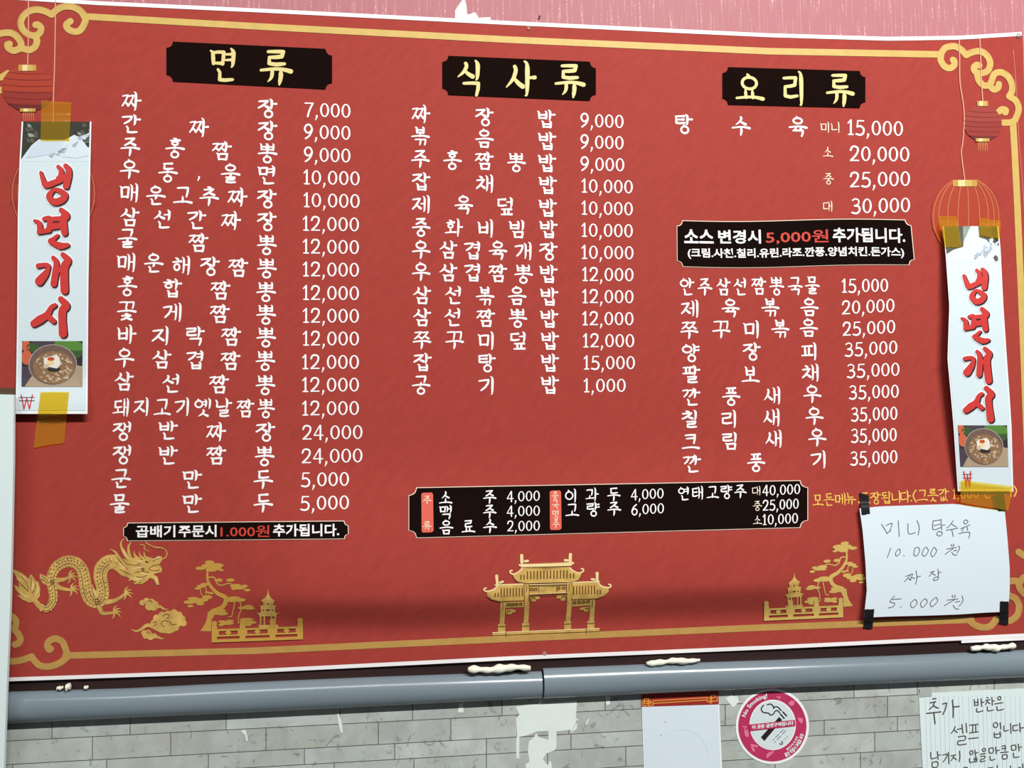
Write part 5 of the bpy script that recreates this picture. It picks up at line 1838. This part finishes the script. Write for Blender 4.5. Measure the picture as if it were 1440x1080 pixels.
# ------------------------------------------------------------------ blank sheet with the red top band
bs = thing('notice_sheet', P(957, 1040, -.0016), 'blank white sheet with a red and gold top band under the raceway', 'paper sheet')
X8 = ((890, 950), 8.307)
SQ = [(901.8, 974), (1010.5, 971), (1016.5, 1100), (906.2, 1100)]
sheet('paper_sheet', lambda x, y, l=0: P(x, y, -.0016 - l), bil(SQ), 6, 8, .0004, 'rim', bs, False)
mb = MB(lambda x, y, l=0: P(x, y, -.0016 - l), .0003).use('paper')
mb.poly([(904, 994.5), (1009.5, 991.3), (1014, 1100), (908, 1100)])
mb.build('blank_field', bs)
mb = MB(lambda x, y, l=0: P(x, y, -.0016 - l), .0006).use('sheetred')
mb.poly([(901.8, 974), (1010.5, 971), (1011, 990.5), (902.3, 994)])
band = mb.build('red_band', bs)
mb = MB(lambda x, y, l=0: P(x, y, -.0016 - l), .0010).use('sheetline')
for s in ([(235, 295), (860, 258)], [(240, 325), (870, 285)], [(115, 300), (205, 295), (205, 330), (135, 330), (135, 270), (180, 270), (180, 355), (235, 350), (235, 310), (160, 315)], [(115, 300), (118, 355), (160, 355)],
          [(870, 255), (870, 305), (985, 295), (985, 250)], [(890, 265), (960, 260), (960, 225), (920, 225), (920, 320)], [(905, 250), (905, 325)]):
    mb.stroke(tr(*X8, s), 1.3)
mb.build('gold_fret_lines', band)
mb = MB(lambda x, y, l=0: P(x, y, -.0016 - l), .0006).use('ghost')
mb.stroke(tr(*X8, [(565 + 310 * math.cos(t / 20 * math.pi), 930 - 300 * math.sin(t / 20 * math.pi)) for t in range(21)]), .8)
for x, y in ((380, 540), (330, 695), (165, 755), (425, 705), (290, 690)):
    mb.use('pencil' if x in (380, 330) else 'ghost').poly(disc_pts(*tr(*X8, [(x, y)])[0], .7, 7), .0002)
mb.build('faint_marks', bs)

# ------------------------------------------------------------------ self-service note at the lower right
n2 = thing('handwritten_note', P(1380, 1030, -.0016), 'white sheet with large Korean handwriting at the lower right, on the brick wallpaper', 'note')
S2 = lambda x, y, l=0: P(x, y, -.0016 - l)
sheet('paper_sheet', S2, bil([(1292, 975.5), (1470, 966.5), (1474, 1110), (1299, 1110)]), 6, 8, .0004, 'board', n2, False)
mb = MB(S2, .0004).use('sheetrule')
rg = random.Random(8)
for k in range(26):
    x = 1302 + k * 6.6 + rg.uniform(-1.5, 1.5)
    mb.stroke([(x, 978), (x + 3, 1085)], rg.choice([.25, .35, .5]))
mb.build('ruled_lines', n2)
V = (1280, 960, 9.0)


def pen(strokes, w=1.35):
    mb = MB(S2, .0009).use('pen')
    penline(mb, *V, strokes, w)
    mb.build('handwriting', n2)


o_ = lambda x, y, a, b: [(x + a * math.cos(t * math.pi / 6 - 1.5), y + b * math.sin(t * math.pi / 6 - 1.5)) for t in range(13)]
pen([[(285, 205), (328, 200)], [(255, 255), (325, 240)], [(310, 245), (285, 300), (245, 335)], [(290, 290), (355, 322)], [(210, 388), (390, 368)], [(300, 380), (308, 450), (316, 518)],
     [(412, 268), (462, 255)], [(462, 255), (448, 330), (415, 400)], [(535, 218), (545, 330), (545, 438)], [(540, 308), (622, 298)]], 1.6)
pen([[(812, 212), (818, 290)], [(858, 205), (860, 285)], [(815, 250), (860, 245)], [(818, 288), (862, 282)], [(898, 200), (905, 300)], [(900, 250), (935, 245)], [(842, 325), (848, 370), (925, 355)],
     [(970, 190), (990, 188)], [(955, 225), (1010, 212)], [(985, 220), (955, 275)], [(985, 245), (1010, 265)], [(1035, 185), (1042, 285)], [(1040, 232), (1065, 228)], [(978, 305), (985, 355), (1055, 345)],
     o_(1130, 195, 20, 22), [(1070, 268), (1172, 252)], [(1100, 300), (1108, 348), (1182, 335)]])
pen([[(572, 555), (545, 610), (522, 640)], [(555, 595), (598, 630)], [(598, 590), (650, 580)], [(655, 528), (668, 640)], [(708, 512), (718, 630)], [(608, 685), (695, 675), (690, 725), (612, 735)], [(610, 735), (608, 785), (712, 775)],
     [(750, 538), (862, 525)], [(795, 535), (790, 625)], [(830, 530), (832, 620)], [(752, 635), (862, 620)], [(740, 708), (862, 695)],
     o_(1082, 535, 28, 32), [(1140, 505), (1148, 585)], [(1065, 630), (1072, 690), (1140, 688), (1138, 618)], [(1068, 655), (1138, 645)],
     [(1188, 545), (1192, 610), (1245, 600)], [(1272, 515), (1278, 640)], [(1300, 545), (1360, 535)], [(1302, 548), (1308, 605), (1368, 598)], [(1385, 512), (1395, 620)], [(1390, 575), (1440, 568)]])
pen([[(262, 880), (270, 960), (335, 945)], [(345, 870), (355, 970)], [(350, 920), (385, 912)], [(280, 1005), (285, 1068), (348, 1062), (345, 1000), (280, 1008)],
     [(412, 915), (470, 905), (455, 950), (418, 1002)], [(485, 880), (492, 1025)], [(518, 925), (580, 912)], [(560, 915), (522, 985)], [(555, 950), (588, 975)], [(625, 865), (630, 940), (620, 998)],
     o_(775, 885, 20, 25), [(820, 850), (830, 930)], [(828, 890), (858, 882)], [(752, 960), (758, 1008), (805, 1000)], [(815, 950), (842, 945)], [(808, 968), (852, 962)], o_(832, 988, 14, 14),
     o_(935, 850, 20, 20), [(888, 905), (955, 895)], [(892, 935), (945, 928), (940, 960), (898, 968), (895, 998), (950, 990)],
     [(1000, 830), (1005, 888), (1050, 882), (1048, 825), (1000, 832)], [(1082, 812), (1092, 900)], [(1088, 862), (1132, 852)], [(1012, 930), (1020, 980), (1075, 968)],
     [(1160, 805), (1205, 798), (1200, 860)], [(1160, 835), (1202, 828)], [(1145, 885), (1240, 875)], [(1168, 915), (1172, 962), (1225, 958), (1222, 910), (1168, 918)],
     [(1282, 795), (1288, 850), (1335, 845), (1332, 790), (1282, 797)], [(1370, 775), (1380, 865)], [(1376, 820), (1412, 812)], [(1308, 890), (1318, 945), (1380, 935)]])
pen([[(670, 1078), (720, 1070), (715, 1100)], [(1102, 1045), (1106, 1100)], [(985, 1078), (1045, 1074)], [(1270, 1052), (1275, 1100)], [(1425, 1025), (1432, 1100)], [(1370, 1075), (1400, 1072)]])
tp2 = tag(sheet('frosted_tape', lambda x, y, l=0: P(x, y, -.0026 - l), bil([(1293, 968), (1310, 966.5), (1310.5, 979), (1293.5, 980.5)]), 4, 4, .00012, 'frost', None, False), 'small dull translucent tape at the top corner of the lower right note', 'tape')

if _TOB.name in COL.objects:
    COL.objects.unlink(_TOB)
bpy.data.objects.remove(_TOB)
